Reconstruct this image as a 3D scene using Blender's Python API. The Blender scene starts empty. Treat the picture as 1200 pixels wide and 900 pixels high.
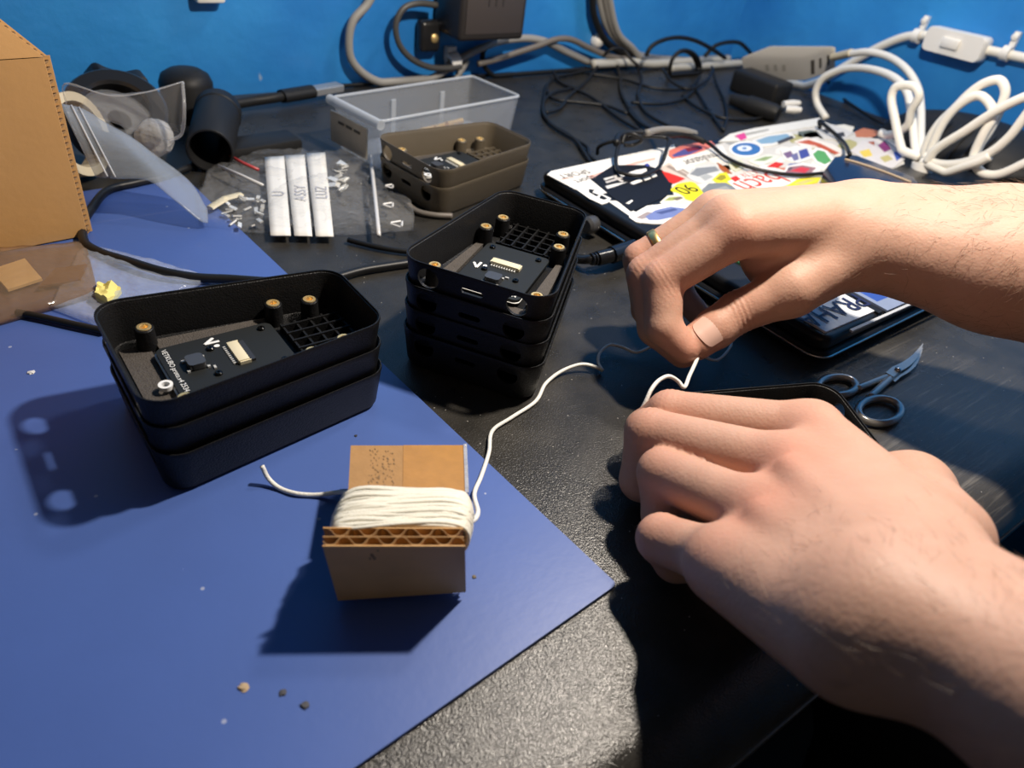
import bpy, bmesh, math, random
import numpy as np
from mathutils import Vector, Matrix, noise
random.seed(7)
C = bpy.context.scene.collection
PI = math.pi

# ---------------------------------------------------------------- camera, world, lights, exposure
# Everything is laid out in camera-height units of .245 and scaled by K to real metres at the very end.
K = 0.857
H = 0.245
F = 866.0
R = np.array([[0.805027, -0.278032, 0.524051], [-0.580763, -0.549567, 0.600576], [0.121022, -0.787829, -0.603887]])
scene = bpy.context.scene
cam_data = bpy.data.cameras.new('camera')
cam_data.sensor_width = 36.0
cam_data.lens = F / 1200.0 * 36.0
cam_data.clip_start = 0.005
cam_data.dof.use_dof = True
cam_data.dof.focus_distance = 0.33
cam_data.dof.aperture_fstop = 11.0
cam = bpy.data.objects.new('camera', cam_data)
C.objects.link(cam)
m3 = Matrix(((R[0, 0], -R[0, 1], -R[0, 2]), (R[1, 0], -R[1, 1], -R[1, 2]), (R[2, 0], -R[2, 1], -R[2, 2])))
cam.matrix_world = Matrix.Translation((0, 0, H)) @ m3.to_4x4()
scene.camera = cam

world = bpy.data.worlds.new('world')
scene.world = world
world.use_nodes = True
world.node_tree.nodes['Background'].inputs[0].default_value = (1.0, 0.95, 0.88, 1)
world.node_tree.nodes['Background'].inputs[1].default_value = 0.05

def lamp(name, kind, loc, energy, color, size=0.05, target=None):
    d = bpy.data.lights.new(name, kind)
    d.energy = energy; d.color = color
    if kind == 'AREA':
        d.shape = 'DISK'; d.size = size
    else:
        d.shadow_soft_size = size
    o = bpy.data.objects.new(name, d); C.objects.link(o)
    o.location = loc
    if target is not None:
        o.rotation_euler = (Vector(target) - Vector(loc)).to_track_quat('-Z', 'Y').to_euler()
    return o
lamp('desk_lamp_bulb', 'POINT', (0.390, 0.207, 0.49), 17.0, (1.0, 0.89, 0.76), 0.015)
lamp('back_right_fill', 'AREA', (0.78, 0.40, 0.86), 2.7, (1.0, 0.92, 0.82), 0.12, (0.62, 0.60, 0.0))  # added second light low over the back right corner, brightening the far white things

vs = scene.view_settings
vs.view_transform = 'Standard'; vs.look = 'None'; vs.gamma = 1.0; vs.use_curve_mapping = False
vs.exposure = 0.0

# ---------------------------------------------------------------- pixel <-> world helpers (points on real planes)
def ray(u, v): return R @ np.array([u - 600.0, v - 450.0, F])
def at(u, v, z=0.0):
    d = ray(u, v); t = (z - H) / d[2]; return Vector((d[0] * t, d[1] * t, H + d[2] * t))
def aty(u, v, y):
    d = ray(u, v); t = y / d[1]; return Vector((d[0] * t, y, H + d[2] * t))
def atx(u, v, x):
    d = ray(u, v); t = x / d[0]; return Vector((x, d[1] * t, H + d[2] * t))

# ---------------------------------------------------------------- materials
MATS = {}
def srgb(r, g, b):
    f = lambda c: ((c / 255) / 12.92) if c / 255 <= 0.04045 else (((c / 255) + 0.055) / 1.055) ** 2.4
    return (f(r), f(g), f(b), 1.0)
def mat(name, col, rough=0.5, metal=0.0, bump=0.0, scale=200.0, var=0.0, vscale=40.0, spec=0.5, trans=0.0, alpha=1.0, sss=0.0, emit=None, coat=0.0, stretch=None):
    if name in MATS: return MATS[name]
    m = bpy.data.materials.new(name); m.use_nodes = True
    nt = m.node_tree; N = nt.nodes; L = nt.links
    b = N['Principled BSDF']
    b.inputs['Base Color'].default_value = col if len(col) == 4 else (*col, 1)
    b.inputs['Roughness'].default_value = rough
    b.inputs['Metallic'].default_value = metal
    b.inputs['Specular IOR Level'].default_value = spec
    b.inputs['Transmission Weight'].default_value = trans
    b.inputs['Alpha'].default_value = alpha
    b.inputs['Coat Weight'].default_value = coat
    tc = N.new('ShaderNodeTexCoord')
    src = tc.outputs['Object']
    if stretch:
        mp = N.new('ShaderNodeMapping'); mp.inputs['Scale'].default_value = stretch
        L.new(src, mp.inputs['Vector']); src = mp.outputs['Vector']
    if bump:
        n = N.new('ShaderNodeTexNoise'); n.inputs['Scale'].default_value = scale; n.inputs['Detail'].default_value = 4
        bp = N.new('ShaderNodeBump'); bp.inputs['Strength'].default_value = bump; bp.inputs['Distance'].default_value = 0.001
        L.new(src, n.inputs['Vector']); L.new(n.outputs['Fac'], bp.inputs['Height']); L.new(bp.outputs['Normal'], b.inputs['Normal'])
    if var:
        n2 = N.new('ShaderNodeTexNoise'); n2.inputs['Scale'].default_value = vscale; n2.inputs['Detail'].default_value = 5
        mx = N.new('ShaderNodeMix'); mx.data_type = 'RGBA'
        c = b.inputs['Base Color'].default_value
        mx.inputs['A'].default_value = [max(0, x * (1 - var)) for x in c[:3]] + [1]
        mx.inputs['B'].default_value = [min(1, x * (1 + var)) for x in c[:3]] + [1]
        L.new(src, n2.inputs['Vector']); L.new(n2.outputs['Fac'], mx.inputs['Factor']); L.new(mx.outputs['Result'], b.inputs['Base Color'])
    MATS[name] = m
    return m
def film(name, col, opacity, rough=0.15, bump=0.0, scale=60.0, rim=0.45):
    """thin plastic: part clear, part milky, glossy on top"""
    m = bpy.data.materials.new(name); m.use_nodes = True
    nt = m.node_tree; N = nt.nodes; L = nt.links
    b = N['Principled BSDF']
    b.inputs['Base Color'].default_value = col; b.inputs['Roughness'].default_value = rough; b.inputs['Specular IOR Level'].default_value = 0.8
    tr = N.new('ShaderNodeBsdfTransparent'); tr.inputs[0].default_value = [0.5 + 0.5 * min(1, c / max(col[:3])) for c in col[:3]] + [1]
    lw = N.new('ShaderNodeLayerWeight'); lw.inputs['Blend'].default_value = 0.35
    mr = N.new('ShaderNodeMapRange'); mr.inputs['To Min'].default_value = opacity; mr.inputs['To Max'].default_value = min(1, opacity + rim)
    mx = N.new('ShaderNodeMixShader')
    L.new(lw.outputs['Facing'], mr.inputs['Value']); L.new(mr.outputs['Result'], mx.inputs[0])
    L.new(tr.outputs[0], mx.inputs[1]); L.new(b.outputs[0], mx.inputs[2]); L.new(mx.outputs[0], N['Material Output'].inputs[0])
    if bump:
        tc = N.new('ShaderNodeTexCoord'); n = N.new('ShaderNodeTexNoise'); n.inputs['Scale'].default_value = scale; n.inputs['Detail'].default_value = 3
        bp = N.new('ShaderNodeBump'); bp.inputs['Strength'].default_value = bump; bp.inputs['Distance'].default_value = 0.004
        L.new(tc.outputs['Object'], n.inputs['Vector']); L.new(n.outputs['Fac'], bp.inputs['Height'])
        L.new(bp.outputs['Normal'], b.inputs['Normal']); L.new(bp.outputs['Normal'], lw.inputs['Normal'])
    MATS[name] = m
    return m
M_BLACK = mat('black_plastic', (0.012, 0.012, 0.013), 0.42, bump=0.15, scale=900)
M_CABLE = mat('black_cable', (0.011, 0.011, 0.0115), 0.4, spec=0.3)
M_GREYCABLE = mat('grey_cable', (0.30, 0.29, 0.27), 0.5)
M_WHITECABLE = mat('white_cable', (0.84, 0.81, 0.73), 0.42)
M_WHITE = mat('white_plastic', (0.88, 0.86, 0.81), 0.35)
M_STEEL = mat('steel', (0.62, 0.61, 0.60), 0.18, metal=1.0)
M_BRASS = mat('brass', (0.86, 0.62, 0.27), 0.42, metal=0.8)
M_GOLD = mat('gold', (0.85, 0.58, 0.22), 0.36, metal=1.0)
M_RUBBER = mat('dull_rubber', (0.014, 0.014, 0.0145), 0.5, spec=0.25)

# ---------------------------------------------------------------- object helpers
WPOS = {}
def finish(bm, name, mats, smooth):
    me = bpy.data.meshes.new(name)
    bm.normal_update()
    bm.to_mesh(me); bm.free()
    for m in (mats if isinstance(mats, (list, tuple)) else [mats]): me.materials.append(m)
    if smooth is not None:
        me.polygons.foreach_set('use_smooth', [True] * len(me.polygons))
        if smooth < 3: me.set_sharp_from_angle(angle=smooth)
    return me
def thing(name, label, cat, loc=(0, 0, 0), rotz=0.0, group=None):
    o = bpy.data.objects.new(name, None); C.objects.link(o)
    o.empty_display_size = 0.02
    o.location = loc; o.rotation_euler = (0, 0, rotz)
    WPOS[o.name] = Vector(loc)
    o['label'] = label; o['category'] = cat
    if group: o['group'] = group
    return o
def obj(name, bm, mats, parent=None, origin=None, smooth=0.7, local=False, label=None):
    """bm is in world (layout) coordinates unless local=True; the mesh is shifted to its own or its parent's origin"""
    me = bm if isinstance(bm, bpy.types.Mesh) else finish(bm, name, mats, smooth)
    o = bpy.data.objects.new(name, me); C.objects.link(o)
    if parent is not None:
        o.parent = parent
        w = WPOS.get(parent.name, Vector((0, 0, 0)))
        if not local: me.transform(Matrix.Translation(-w))
        WPOS[o.name] = w
    else:
        if origin is None:
            cs = np.empty(len(me.vertices) * 3); me.vertices.foreach_get('co', cs); cs = cs.reshape(-1, 3)
            lo, hi = cs.min(0), cs.max(0); origin = ((lo[0] + hi[0]) / 2, (lo[1] + hi[1]) / 2, lo[2])
        origin = Vector(origin)
        me.transform(Matrix.Translation(-origin)); o.location = origin
        WPOS[o.name] = origin
    if label: o['label'] = label
    return o
def tag(o, label, cat, group=None):
    o['label'] = label; o['category'] = cat
    if group: o['group'] = group
    return o
def struct(o): o['kind'] = 'structure'; return o

# ---------------------------------------------------------------- mesh helpers
def B(): return bmesh.new()
def add(bm, verts, faces, mi=0):
    vs_ = [bm.verts.new(v) for v in verts]
    out = []
    for f in faces:
        try:
            fc = bm.faces.new([vs_[i] for i in f]); fc.material_index = mi; out.append(fc)
        except ValueError: pass
    return vs_, out
def abox(bm, lo, hi, M=None, mi=0, bevel=0.0, seg=2):
    x0, y0, z0 = lo; x1, y1, z1 = hi
    vs_ = [(x0, y0, z0), (x1, y0, z0), (x1, y1, z0), (x0, y1, z0), (x0, y0, z1), (x1, y0, z1), (x1, y1, z1), (x0, y1, z1)]
    if M is not None: vs_ = [M @ Vector(v) for v in vs_]
    V, Fc = add(bm, vs_, [(0, 3, 2, 1), (4, 5, 6, 7), (0, 1, 5, 4), (1, 2, 6, 5), (2, 3, 7, 6), (3, 0, 4, 7)], mi)
    if bevel:
        es = list({e for f in Fc for e in f.edges})
        r = bmesh.ops.bevel(bm, geom=es, offset=bevel, segments=seg, affect='EDGES', profile=0.5)
        for f in r['faces']: f.material_index = mi
    return bm
def catmull(pts, n=8, closed=False):
    pts = [Vector(p) for p in pts]
    if len(pts) < 3 and not closed:
        return [pts[0].lerp(pts[-1], i / n) for i in range(n + 1)]
    out = []
    m = len(pts)
    rng = range(m) if closed else range(m - 1)
    for i in rng:
        if closed: p0, p1, p2, p3 = pts[i - 1], pts[i], pts[(i + 1) % m], pts[(i + 2) % m]
        else:
            p1, p2 = pts[i], pts[i + 1]
            p0 = pts[i - 1] if i > 0 else p1 * 2 - p2
            p3 = pts[i + 2] if i + 2 < m else p2 * 2 - p1
        d = lambda a, b: max((a - b).length ** 0.5, 1e-5)
        t0 = 0; t1 = d(p0, p1); t2 = t1 + d(p1, p2); t3 = t2 + d(p2, p3)
        for k in range(n):
            t = t1 + (t2 - t1) * k / n
            A1 = p0 * ((t1 - t) / (t1 - t0)) + p1 * ((t - t0) / (t1 - t0))
            A2 = p1 * ((t2 - t) / (t2 - t1)) + p2 * ((t - t1) / (t2 - t1))
            A3 = p2 * ((t3 - t) / (t3 - t2)) + p3 * ((t - t2) / (t3 - t2))
            B1 = A1 * ((t2 - t) / (t2 - t0)) + A2 * ((t - t0) / (t2 - t0))
            B2 = A2 * ((t3 - t) / (t3 - t1)) + A3 * ((t - t1) / (t3 - t1))
            out.append(B1 * ((t2 - t) / (t2 - t1)) + B2 * ((t - t1) / (t2 - t1)))
    if not closed: out.append(pts[-1])
    return out
def tube(bm, pts, r, n=8, closed=False, mi=0, radii=None, flat=1.0):
    m = len(pts)
    T = []
    for i in range(m):
        a = pts[(i - 1) % m] if (closed or i > 0) else pts[i]
        b = pts[(i + 1) % m] if (closed or i < m - 1) else pts[i]
        t = (b - a)
        T.append(t.normalized() if t.length > 1e-9 else Vector((0, 0, 1)))
    up = Vector((0, 0, 1)) if abs(T[0].z) < 0.9 else Vector((1, 0, 0))
    nrm = (up - T[0] * up.dot(T[0])).normalized()
    rings = []
    for i in range(m):
        nrm = nrm - T[i] * nrm.dot(T[i])
        nrm = nrm.normalized() if nrm.length > 1e-6 else T[i].orthogonal().normalized()
        bi = T[i].cross(nrm)
        rr = radii[i] if radii else r
        rings.append([bm.verts.new(pts[i] + (nrm * math.cos(2 * PI * k / n) * flat + bi * math.sin(2 * PI * k / n)) * rr) for k in range(n)])
    for i in range(m if closed else m - 1):
        a, b = rings[i], rings[(i + 1) % m]
        for k in range(n):
            f = bm.faces.new((a[k], a[(k + 1) % n], b[(k + 1) % n], b[k])); f.material_index = mi
    if not closed:
        f = bm.faces.new(rings[0][::-1]); f.material_index = mi
        f = bm.faces.new(rings[-1]); f.material_index = mi
    return bm
def cable(bm, pts, r, n=8, res=8, closed=False, mi=0): return tube(bm, catmull(pts, res, closed), r, n, closed, mi)
def prism(bm, poly, z0, z1, M=None, mi=0, holes=None):
    n = len(poly)
    a = [Vector((p[0], p[1], z0)) for p in poly]; b = [Vector((p[0], p[1], z1)) for p in poly]
    if M is not None: a = [M @ v for v in a]; b = [M @ v for v in b]
    add(bm, a + b, [tuple(range(n))[::-1], tuple(range(n, 2 * n))] + [(i, (i + 1) % n, n + (i + 1) % n, n + i) for i in range(n)], mi)
    return bm
def loftrings(bm, rings, mi=0, cap0=True, cap1=True, closed=True):
    vr = [[bm.verts.new(p) for p in r] for r in rings]
    n = len(rings[0])
    for i in range(len(rings) - 1):
        for k in range(n if closed else n - 1):
            f = bm.faces.new((vr[i][k], vr[i][(k + 1) % n], vr[i + 1][(k + 1) % n], vr[i + 1][k])); f.material_index = mi
    if cap0: bm.faces.new(vr[0][::-1]).material_index = mi
    if cap1: bm.faces.new(vr[-1]).material_index = mi
    return bm
def lathe(bm, prof, n=24, M=None, mi=0, closed=False):
    """prof: (radius, z) pairs; closed joins the profile to a ring"""
    rings = []
    for r, z in prof:
        ring = [Vector((r * math.cos(2 * PI * k / n), r * math.sin(2 * PI * k / n), z)) for k in range(n)]
        rings.append([M @ p for p in ring] if M is not None else ring)
    if closed: rings.append(rings[0])
    if closed:
        vr = [[bm.verts.new(p) for p in r] for r in rings[:-1]]; vr.append(vr[0])
        for i in range(len(vr) - 1):
            for k in range(n):
                bm.faces.new((vr[i][k], vr[i][(k + 1) % n], vr[i + 1][(k + 1) % n], vr[i + 1][k])).material_index = mi
        return bm
    return loftrings(bm, rings, mi)
def frame(o, zdir, xhint=(1, 0, 0)):
    z = Vector(zdir).normalized(); x = Vector(xhint)
    if abs(x.normalized().dot(z)) > .99: x = Vector((0, 1, 0))
    x = (x - z * x.dot(z)).normalized(); y = z.cross(x)
    return Matrix(((x.x, y.x, z.x, o[0]), (x.y, y.y, z.y, o[1]), (x.z, y.z, z.z, o[2]), (0, 0, 0, 1)))
def rot2(a): return Matrix.Rotation(a, 4, 'Z')
def roundpoly(poly, r, seg=6):
    out = []
    n = len(poly)
    for i in range(n):
        p = Vector(poly[i][:2]); a = Vector(poly[i - 1][:2]) - p; b = Vector(poly[(i + 1) % n][:2]) - p
        rr = r[i] if isinstance(r, (list, tuple)) else r
        ang = a.angle(b); d = min(rr / math.tan(ang / 2), a.length * 0.49, b.length * 0.49); rad = d * math.tan(ang / 2)
        p0 = p + a.normalized() * d; p1 = p + b.normalized() * d
        cdir = (a.normalized() + b.normalized()).normalized(); c = p + cdir * (rad / math.sin(ang / 2))
        a0 = math.atan2((p0 - c).y, (p0 - c).x); a1 = math.atan2((p1 - c).y, (p1 - c).x)
        da = (a1 - a0 + PI) % (2 * PI) - PI
        for k in range(seg + 1):
            t = a0 + da * k / seg; out.append((c.x + rad * math.cos(t), c.y + rad * math.sin(t)))
    return out
def text_mesh(s, size, M, bm, mi=0, extrude=0.0, align='CENTER'):
    cu = bpy.data.curves.new('txt', 'FONT'); cu.body = s; cu.size = size; cu.align_x = align; cu.align_y = 'CENTER'; cu.extrude = extrude; cu.resolution_u = 3
    o = bpy.data.objects.new('txt', cu); C.objects.link(o)
    dg = bpy.context.evaluated_depsgraph_get(); me = bpy.data.meshes.new_from_object(o.evaluated_get(dg))
    bpy.data.objects.remove(o); bpy.data.curves.remove(cu)
    n0 = len(bm.verts); f0 = len(bm.faces)
    me.transform(M); bm.from_mesh(me); bpy.data.meshes.remove(me)
    bm.faces.ensure_lookup_table()
    for f in list(bm.faces)[f0:]: f.material_index = mi
    return bm
def copytree(o, parent=None):
    c = o.copy(); C.objects.link(c)
    if parent is not None: c.parent = parent
    for ch in list(o.children): copytree(ch, c)
    return c
def sheet(bm, corners, nx, ny, thick, crumple=0.0, cscale=30.0, seed=0.0, bulge=0.0, mi=0, edge=None):
    """closed thin pillow over a bilinear patch; corners a,b,c,d run round the patch"""
    a, b, c, d = [Vector(p) for p in corners]
    top = []; bot = []
    for j in range(ny + 1):
        rt = []; rb = []
        for i in range(nx + 1):
            s, t = i / nx, j / ny
            p = (a.lerp(b, s)).lerp(d.lerp(c, s), t)
            if edge: p = p + Vector(edge(s, t))
            w = min(1, 5 * min(s, 1 - s, t, 1 - t))
            q = p * cscale + Vector((seed, seed * 1.7, 0))
            nz = noise.noise(q) + 0.6 * abs(noise.noise(q * 2.3)) + 0.35 * noise.noise(q * 5.1)
            up = bulge * (math.sin(PI * s) * math.sin(PI * t)) ** 0.5 + crumple * max(0, 0.6 + nz)
            rt.append(p + Vector((0, 0, thick + up))); rb.append(p + Vector((0, 0, 0)))
        top.append(rt); bot.append(rb)
    V = [[bm.verts.new(p) for p in r] for r in top]; W = [[bm.verts.new(p) for p in r] for r in bot]
    for j in range(ny):
        for i in range(nx):
            bm.faces.new((V[j][i], V[j][i + 1], V[j + 1][i + 1], V[j + 1][i])).material_index = mi
            bm.faces.new((W[j][i], W[j + 1][i], W[j + 1][i + 1], W[j][i + 1])).material_index = mi
    for i in range(nx):
        bm.faces.new((W[0][i], W[0][i + 1], V[0][i + 1], V[0][i])); bm.faces.new((V[ny][i], V[ny][i + 1], W[ny][i + 1], W[ny][i]))
    for j in range(ny):
        bm.faces.new((V[j][0], V[j + 1][0], W[j + 1][0], W[j][0])); bm.faces.new((W[j][nx], W[j + 1][nx], V[j + 1][nx], V[j][nx]))
    bmesh.ops.recalc_face_normals(bm, faces=bm.faces)
    return bm

# ---------------------------------------------------------------- the setting
def paint_wall(name, c0, c1):
    m = bpy.data.materials.new(name); m.use_nodes = True
    N = m.node_tree.nodes; L = m.node_tree.links; b = N['Principled BSDF']
    b.inputs['Roughness'].default_value = 0.38
    tc = N.new('ShaderNodeTexCoord')
    n = N.new('ShaderNodeTexNoise'); n.inputs['Scale'].default_value = 9; n.inputs['Detail'].default_value = 6
    cr = N.new('ShaderNodeValToRGB'); cr.color_ramp.elements[0].position = 0.35; cr.color_ramp.elements[1].position = 0.7
    cr.color_ramp.elements[0].color = (*c0, 1); cr.color_ramp.elements[1].color = (*c1, 1)
    sp = N.new('ShaderNodeTexNoise'); sp.inputs['Scale'].default_value = 26; sp.inputs['Detail'].default_value = 3
    th = N.new('ShaderNodeValToRGB'); th.color_ramp.elements[0].position = 0.745; th.color_ramp.elements[1].position = 0.775
    mx = N.new('ShaderNodeMix'); mx.data_type = 'RGBA'; mx.inputs['B'].default_value = (0.42, 0.50, 0.56, 1)
    L.new(tc.outputs['Object'], n.inputs['Vector']); L.new(tc.outputs['Object'], sp.inputs['Vector'])
    L.new(n.outputs['Fac'], cr.inputs[0]); L.new(sp.outputs['Fac'], th.inputs[0])
    L.new(th.outputs[0], mx.inputs['Factor']); L.new(cr.outputs[0], mx.inputs['A']); L.new(mx.outputs['Result'], b.inputs['Base Color'])
    n3 = N.new('ShaderNodeTexNoise'); n3.inputs['Scale'].default_value = 40; n3.inputs['Detail'].default_value = 8
    bp = N.new('ShaderNodeBump'); bp.inputs['Strength'].default_value = 0.35; bp.inputs['Distance'].default_value = 0.004
    L.new(tc.outputs['Object'], n3.inputs['Vector']); L.new(n3.outputs['Fac'], bp.inputs['Height']); L.new(bp.outputs['Normal'], b.inputs['Normal'])
    return m
M_WALL = paint_wall('blue_wall_paint', (0.020, 0.190, 0.55), (0.036, 0.285, 0.69))
FLOOR_Z = -0.86
YB, XR = 0.745, 0.98
bm = B(); abox(bm, (-1.6, YB, FLOOR_Z), (XR + 0.1, YB + 0.1, 2.2)); struct(obj('wall_back', bm, M_WALL, smooth=None))
bm = B(); abox(bm, (XR, -1.6, FLOOR_Z), (XR + 0.1, YB, 2.2)); struct(obj('wall_right', bm, M_WALL, smooth=None))
bm = B(); abox(bm, (-1.6, -1.6, FLOOR_Z - 0.05), (XR + 0.1, YB + 0.1, FLOOR_Z)); struct(obj('floor', bm, mat('dark_floor', (0.05, 0.045, 0.04), 0.6, var=0.3, vscale=12), smooth=None))

# desk: black leather-grained top with a rolled front edge
def desk_material():
    m = bpy.data.materials.new('black_desk_laminate'); m.use_nodes = True
    N = m.node_tree.nodes; L = m.node_tree.links; b = N['Principled BSDF']
    b.inputs['Specular IOR Level'].default_value = 0.34
    tc = N.new('ShaderNodeTexCoord'); O = tc.outputs['Object']
    g = N.new('ShaderNodeTexVoronoi'); g.inputs['Scale'].default_value = 1700; g.feature = 'SMOOTH_F1'
    gn = N.new('ShaderNodeTexNoise'); gn.inputs['Scale'].default_value = 2200; gn.inputs['Detail'].default_value = 2
    ad = N.new('ShaderNodeMath'); ad.operation = 'ADD'
    L.new(O, g.inputs['Vector']); L.new(O, gn.inputs['Vector']); L.new(g.outputs['Distance'], ad.inputs[0]); L.new(gn.outputs['Fac'], ad.inputs[1])
    bp = N.new('ShaderNodeBump'); bp.inputs['Strength'].default_value = 0.36; bp.inputs['Distance'].default_value = 0.0004
    L.new(ad.outputs[0], bp.inputs['Height']); L.new(bp.outputs['Normal'], b.inputs['Normal'])
    # pale dust specks
    d = N.new('ShaderNodeTexVoronoi'); d.inputs['Scale'].default_value = 190; d.inputs['Randomness'].default_value = 1.0
    dm = N.new('ShaderNodeTexNoise'); dm.inputs['Scale'].default_value = 18
    lt = N.new('ShaderNodeMath'); lt.operation = 'LESS_THAN'; lt.inputs[1].default_value = 0.055
    gt = N.new('ShaderNodeMath'); gt.operation = 'GREATER_THAN'; gt.inputs[1].default_value = 0.47
    mu = N.new('ShaderNodeMath'); mu.operation = 'MULTIPLY'
    L.new(O, d.inputs['Vector']); L.new(O, dm.inputs['Vector']); L.new(d.outputs['Distance'], lt.inputs[0]); L.new(dm.outputs['Fac'], gt.inputs[0])
    L.new(lt.outputs[0], mu.inputs[0]); L.new(gt.outputs[0], mu.inputs[1])
    # scratches worn into the right end, running towards the front edge
    mp = N.new('ShaderNodeMapping'); mp.inputs['Rotation'].default_value = (0, 0, math.radians(-52)); mp.inputs['Scale'].default_value = (18, 420, 30)
    sn = N.new('ShaderNodeTexNoise'); sn.inputs['Scale'].default_value = 1.0; sn.inputs['Detail'].default_value = 4; sn.inputs['Roughness'].default_value = 0.7
    sr = N.new('ShaderNodeValToRGB'); sr.color_ramp.elements[0].position = 0.52; sr.color_ramp.elements[1].position = 0.78
    L.new(O, mp.inputs['Vector']); L.new(mp.outputs['Vector'], sn.inputs['Vector']); L.new(sn.outputs['Fac'], sr.inputs[0])
    pt = N.new('ShaderNodeVectorMath'); pt.operation = 'DISTANCE'; pt.inputs[1].default_value = DESK_SCRATCH
    L.new(O, pt.inputs[0])
    rg = N.new('ShaderNodeMapRange'); rg.inputs['From Min'].default_value = 0.02; rg.inputs['From Max'].default_value = 0.10; rg.inputs['To Min'].default_value = 1.0; rg.inputs['To Max'].default_value = 0.03
    L.new(pt.outputs['Value'], rg.inputs['Value'])
    ms = N.new('ShaderNodeMath'); ms.operation = 'MULTIPLY'; L.new(sr.outputs[0], ms.inputs[0]); L.new(rg.outputs['Result'], ms.inputs[1])
    # faint overall greying where it is worn
    wn = N.new('ShaderNodeTexNoise'); wn.inputs['Scale'].default_value = 60; wn.inputs['Detail'].default_value = 8; L.new(O, wn.inputs['Vector'])
    c1 = N.new('ShaderNodeMix'); c1.data_type = 'RGBA'; c1.inputs['A'].default_value = (0.008, 0.0078, 0.0072, 1); c1.inputs['B'].default_value = (0.048, 0.044, 0.038, 1); L.new(wn.outputs['Fac'], c1.inputs['Factor'])
    cw = N.new('ShaderNodeMix'); cw.data_type = 'RGBA'; cw.inputs['B'].default_value = (0.105, 0.097, 0.085, 1); wf = N.new('ShaderNodeMath'); wf.operation = 'MULTIPLY'; wf.inputs[1].default_value = .55
    L.new(rg.outputs['Result'], wf.inputs[0]); L.new(wf.outputs[0], cw.inputs['Factor']); L.new(c1.outputs['Result'], cw.inputs['A'])
    c2 = N.new('ShaderNodeMix'); c2.data_type = 'RGBA'; c2.inputs['B'].default_value = (0.22, 0.205, 0.18, 1); L.new(ms.outputs[0], c2.inputs['Factor']); L.new(cw.outputs['Result'], c2.inputs['A'])
    c3 = N.new('ShaderNodeMix'); c3.data_type = 'RGBA'; c3.inputs['B'].default_value = (0.35, 0.33, 0.30, 1); L.new(mu.outputs[0], c3.inputs['Factor']); L.new(c2.outputs['Result'], c3.inputs['A'])
    L.new(c3.outputs['Result'], b.inputs['Base Color'])
    rr = N.new('ShaderNodeMapRange'); rr.inputs['To Min'].default_value = 0.22; rr.inputs['To Max'].default_value = 0.36; L.new(wn.outputs['Fac'], rr.inputs['Value'])
    # the front strip is made glossier to strengthen the lamp's highlight
    sx = N.new('ShaderNodeSeparateXYZ'); L.new(O, sx.inputs[0])
    pr_ = N.new('ShaderNodeMapRange'); pr_.inputs['From Min'].default_value = (0.08 - 0.39) * K; pr_.inputs['From Max'].default_value = (0.19 - 0.39) * K; pr_.inputs['To Min'].default_value = 1.0; pr_.inputs['To Max'].default_value = 0.0
    L.new(sx.outputs['Y'], pr_.inputs['Value'])
    sb = N.new('ShaderNodeMath'); sb.operation = 'MULTIPLY_ADD'; sb.inputs[1].default_value = -0.06; L.new(pr_.outputs['Result'], sb.inputs[0]); L.new(rr.outputs['Result'], sb.inputs[2]); L.new(sb.outputs[0], b.inputs['Roughness'])
    ss = N.new('ShaderNodeMath'); ss.operation = 'MULTIPLY_ADD'; ss.inputs[1].default_value = 0.22; ss.inputs[2].default_value = 0.30; L.new(pr_.outputs['Result'], ss.inputs[0]); L.new(ss.outputs[0], b.inputs['Specular IOR Level'])
    return m
YF = 0.040
DX0, DX1 = -0.75, 0.972
desk_o = Vector(((DX0 + DX1) / 2, 0.39, FLOOR_Z))
DESK_SCRATCH = tuple((Vector((0.405, 0.09, 0.0)) - desk_o) * K)
M_DESK = desk_material()
desk = thing('desk', 'black desk with leather-grained top, rolled front edge and worn scratches at the right', 'desk', desk_o)
r = 0.026
prof = [(YB - 0.003, 0.0), (YF + 0.20, 0.0), (YF + 0.10, 0.0)]
for k in range(0, 11):
    a = PI / 2 + (PI / 2) * k / 10
    prof.append((YF + r + r * math.cos(a) * 1.0, -r + r * math.sin(a)))
prof += [(YF, -0.036), (YF + 0.002, -0.038), (YB - 0.003, -0.038)]
bm = B(); loftrings(bm, [[Vector((x, y, z)) for y, z in prof] for x in (DX0, DX1)][::-1])
obj('desk_top', bm, M_DESK, desk, smooth=0.5)
bm = B(); abox(bm, (DX0, YF - 0.0006, -0.0275), (DX1, YF + 0.004, -0.0262)); obj('edge_seam', bm, mat('worn_edge', (0.25, 0.24, 0.22), 0.5, var=0.8, vscale=90), desk, smooth=None)
for x in (DX0 + 0.05, DX1 - 0.08):
    bm = B(); abox(bm, (x, 0.15, FLOOR_Z), (x + 0.03, 0.70, -0.038)); obj('leg', bm, M_BLACK, desk, smooth=None)
bm = B(); abox(bm, (DX0 + 0.08, 0.60, -0.40), (DX1 - 0.08, 0.62, -0.038)); obj('back_panel', bm, M_BLACK, desk, smooth=None)
q = at(797, 862, -0.03); q2 = at(760, 893, -0.03)
bm = B(); abox(bm, (0.100, YF - 0.012, -0.065), (0.152, YF + 0.002, -0.034), bevel=0.003); obj('edge_clip', bm, M_RUBBER, desk, label='black plastic clip under the rolled front edge')

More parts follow.
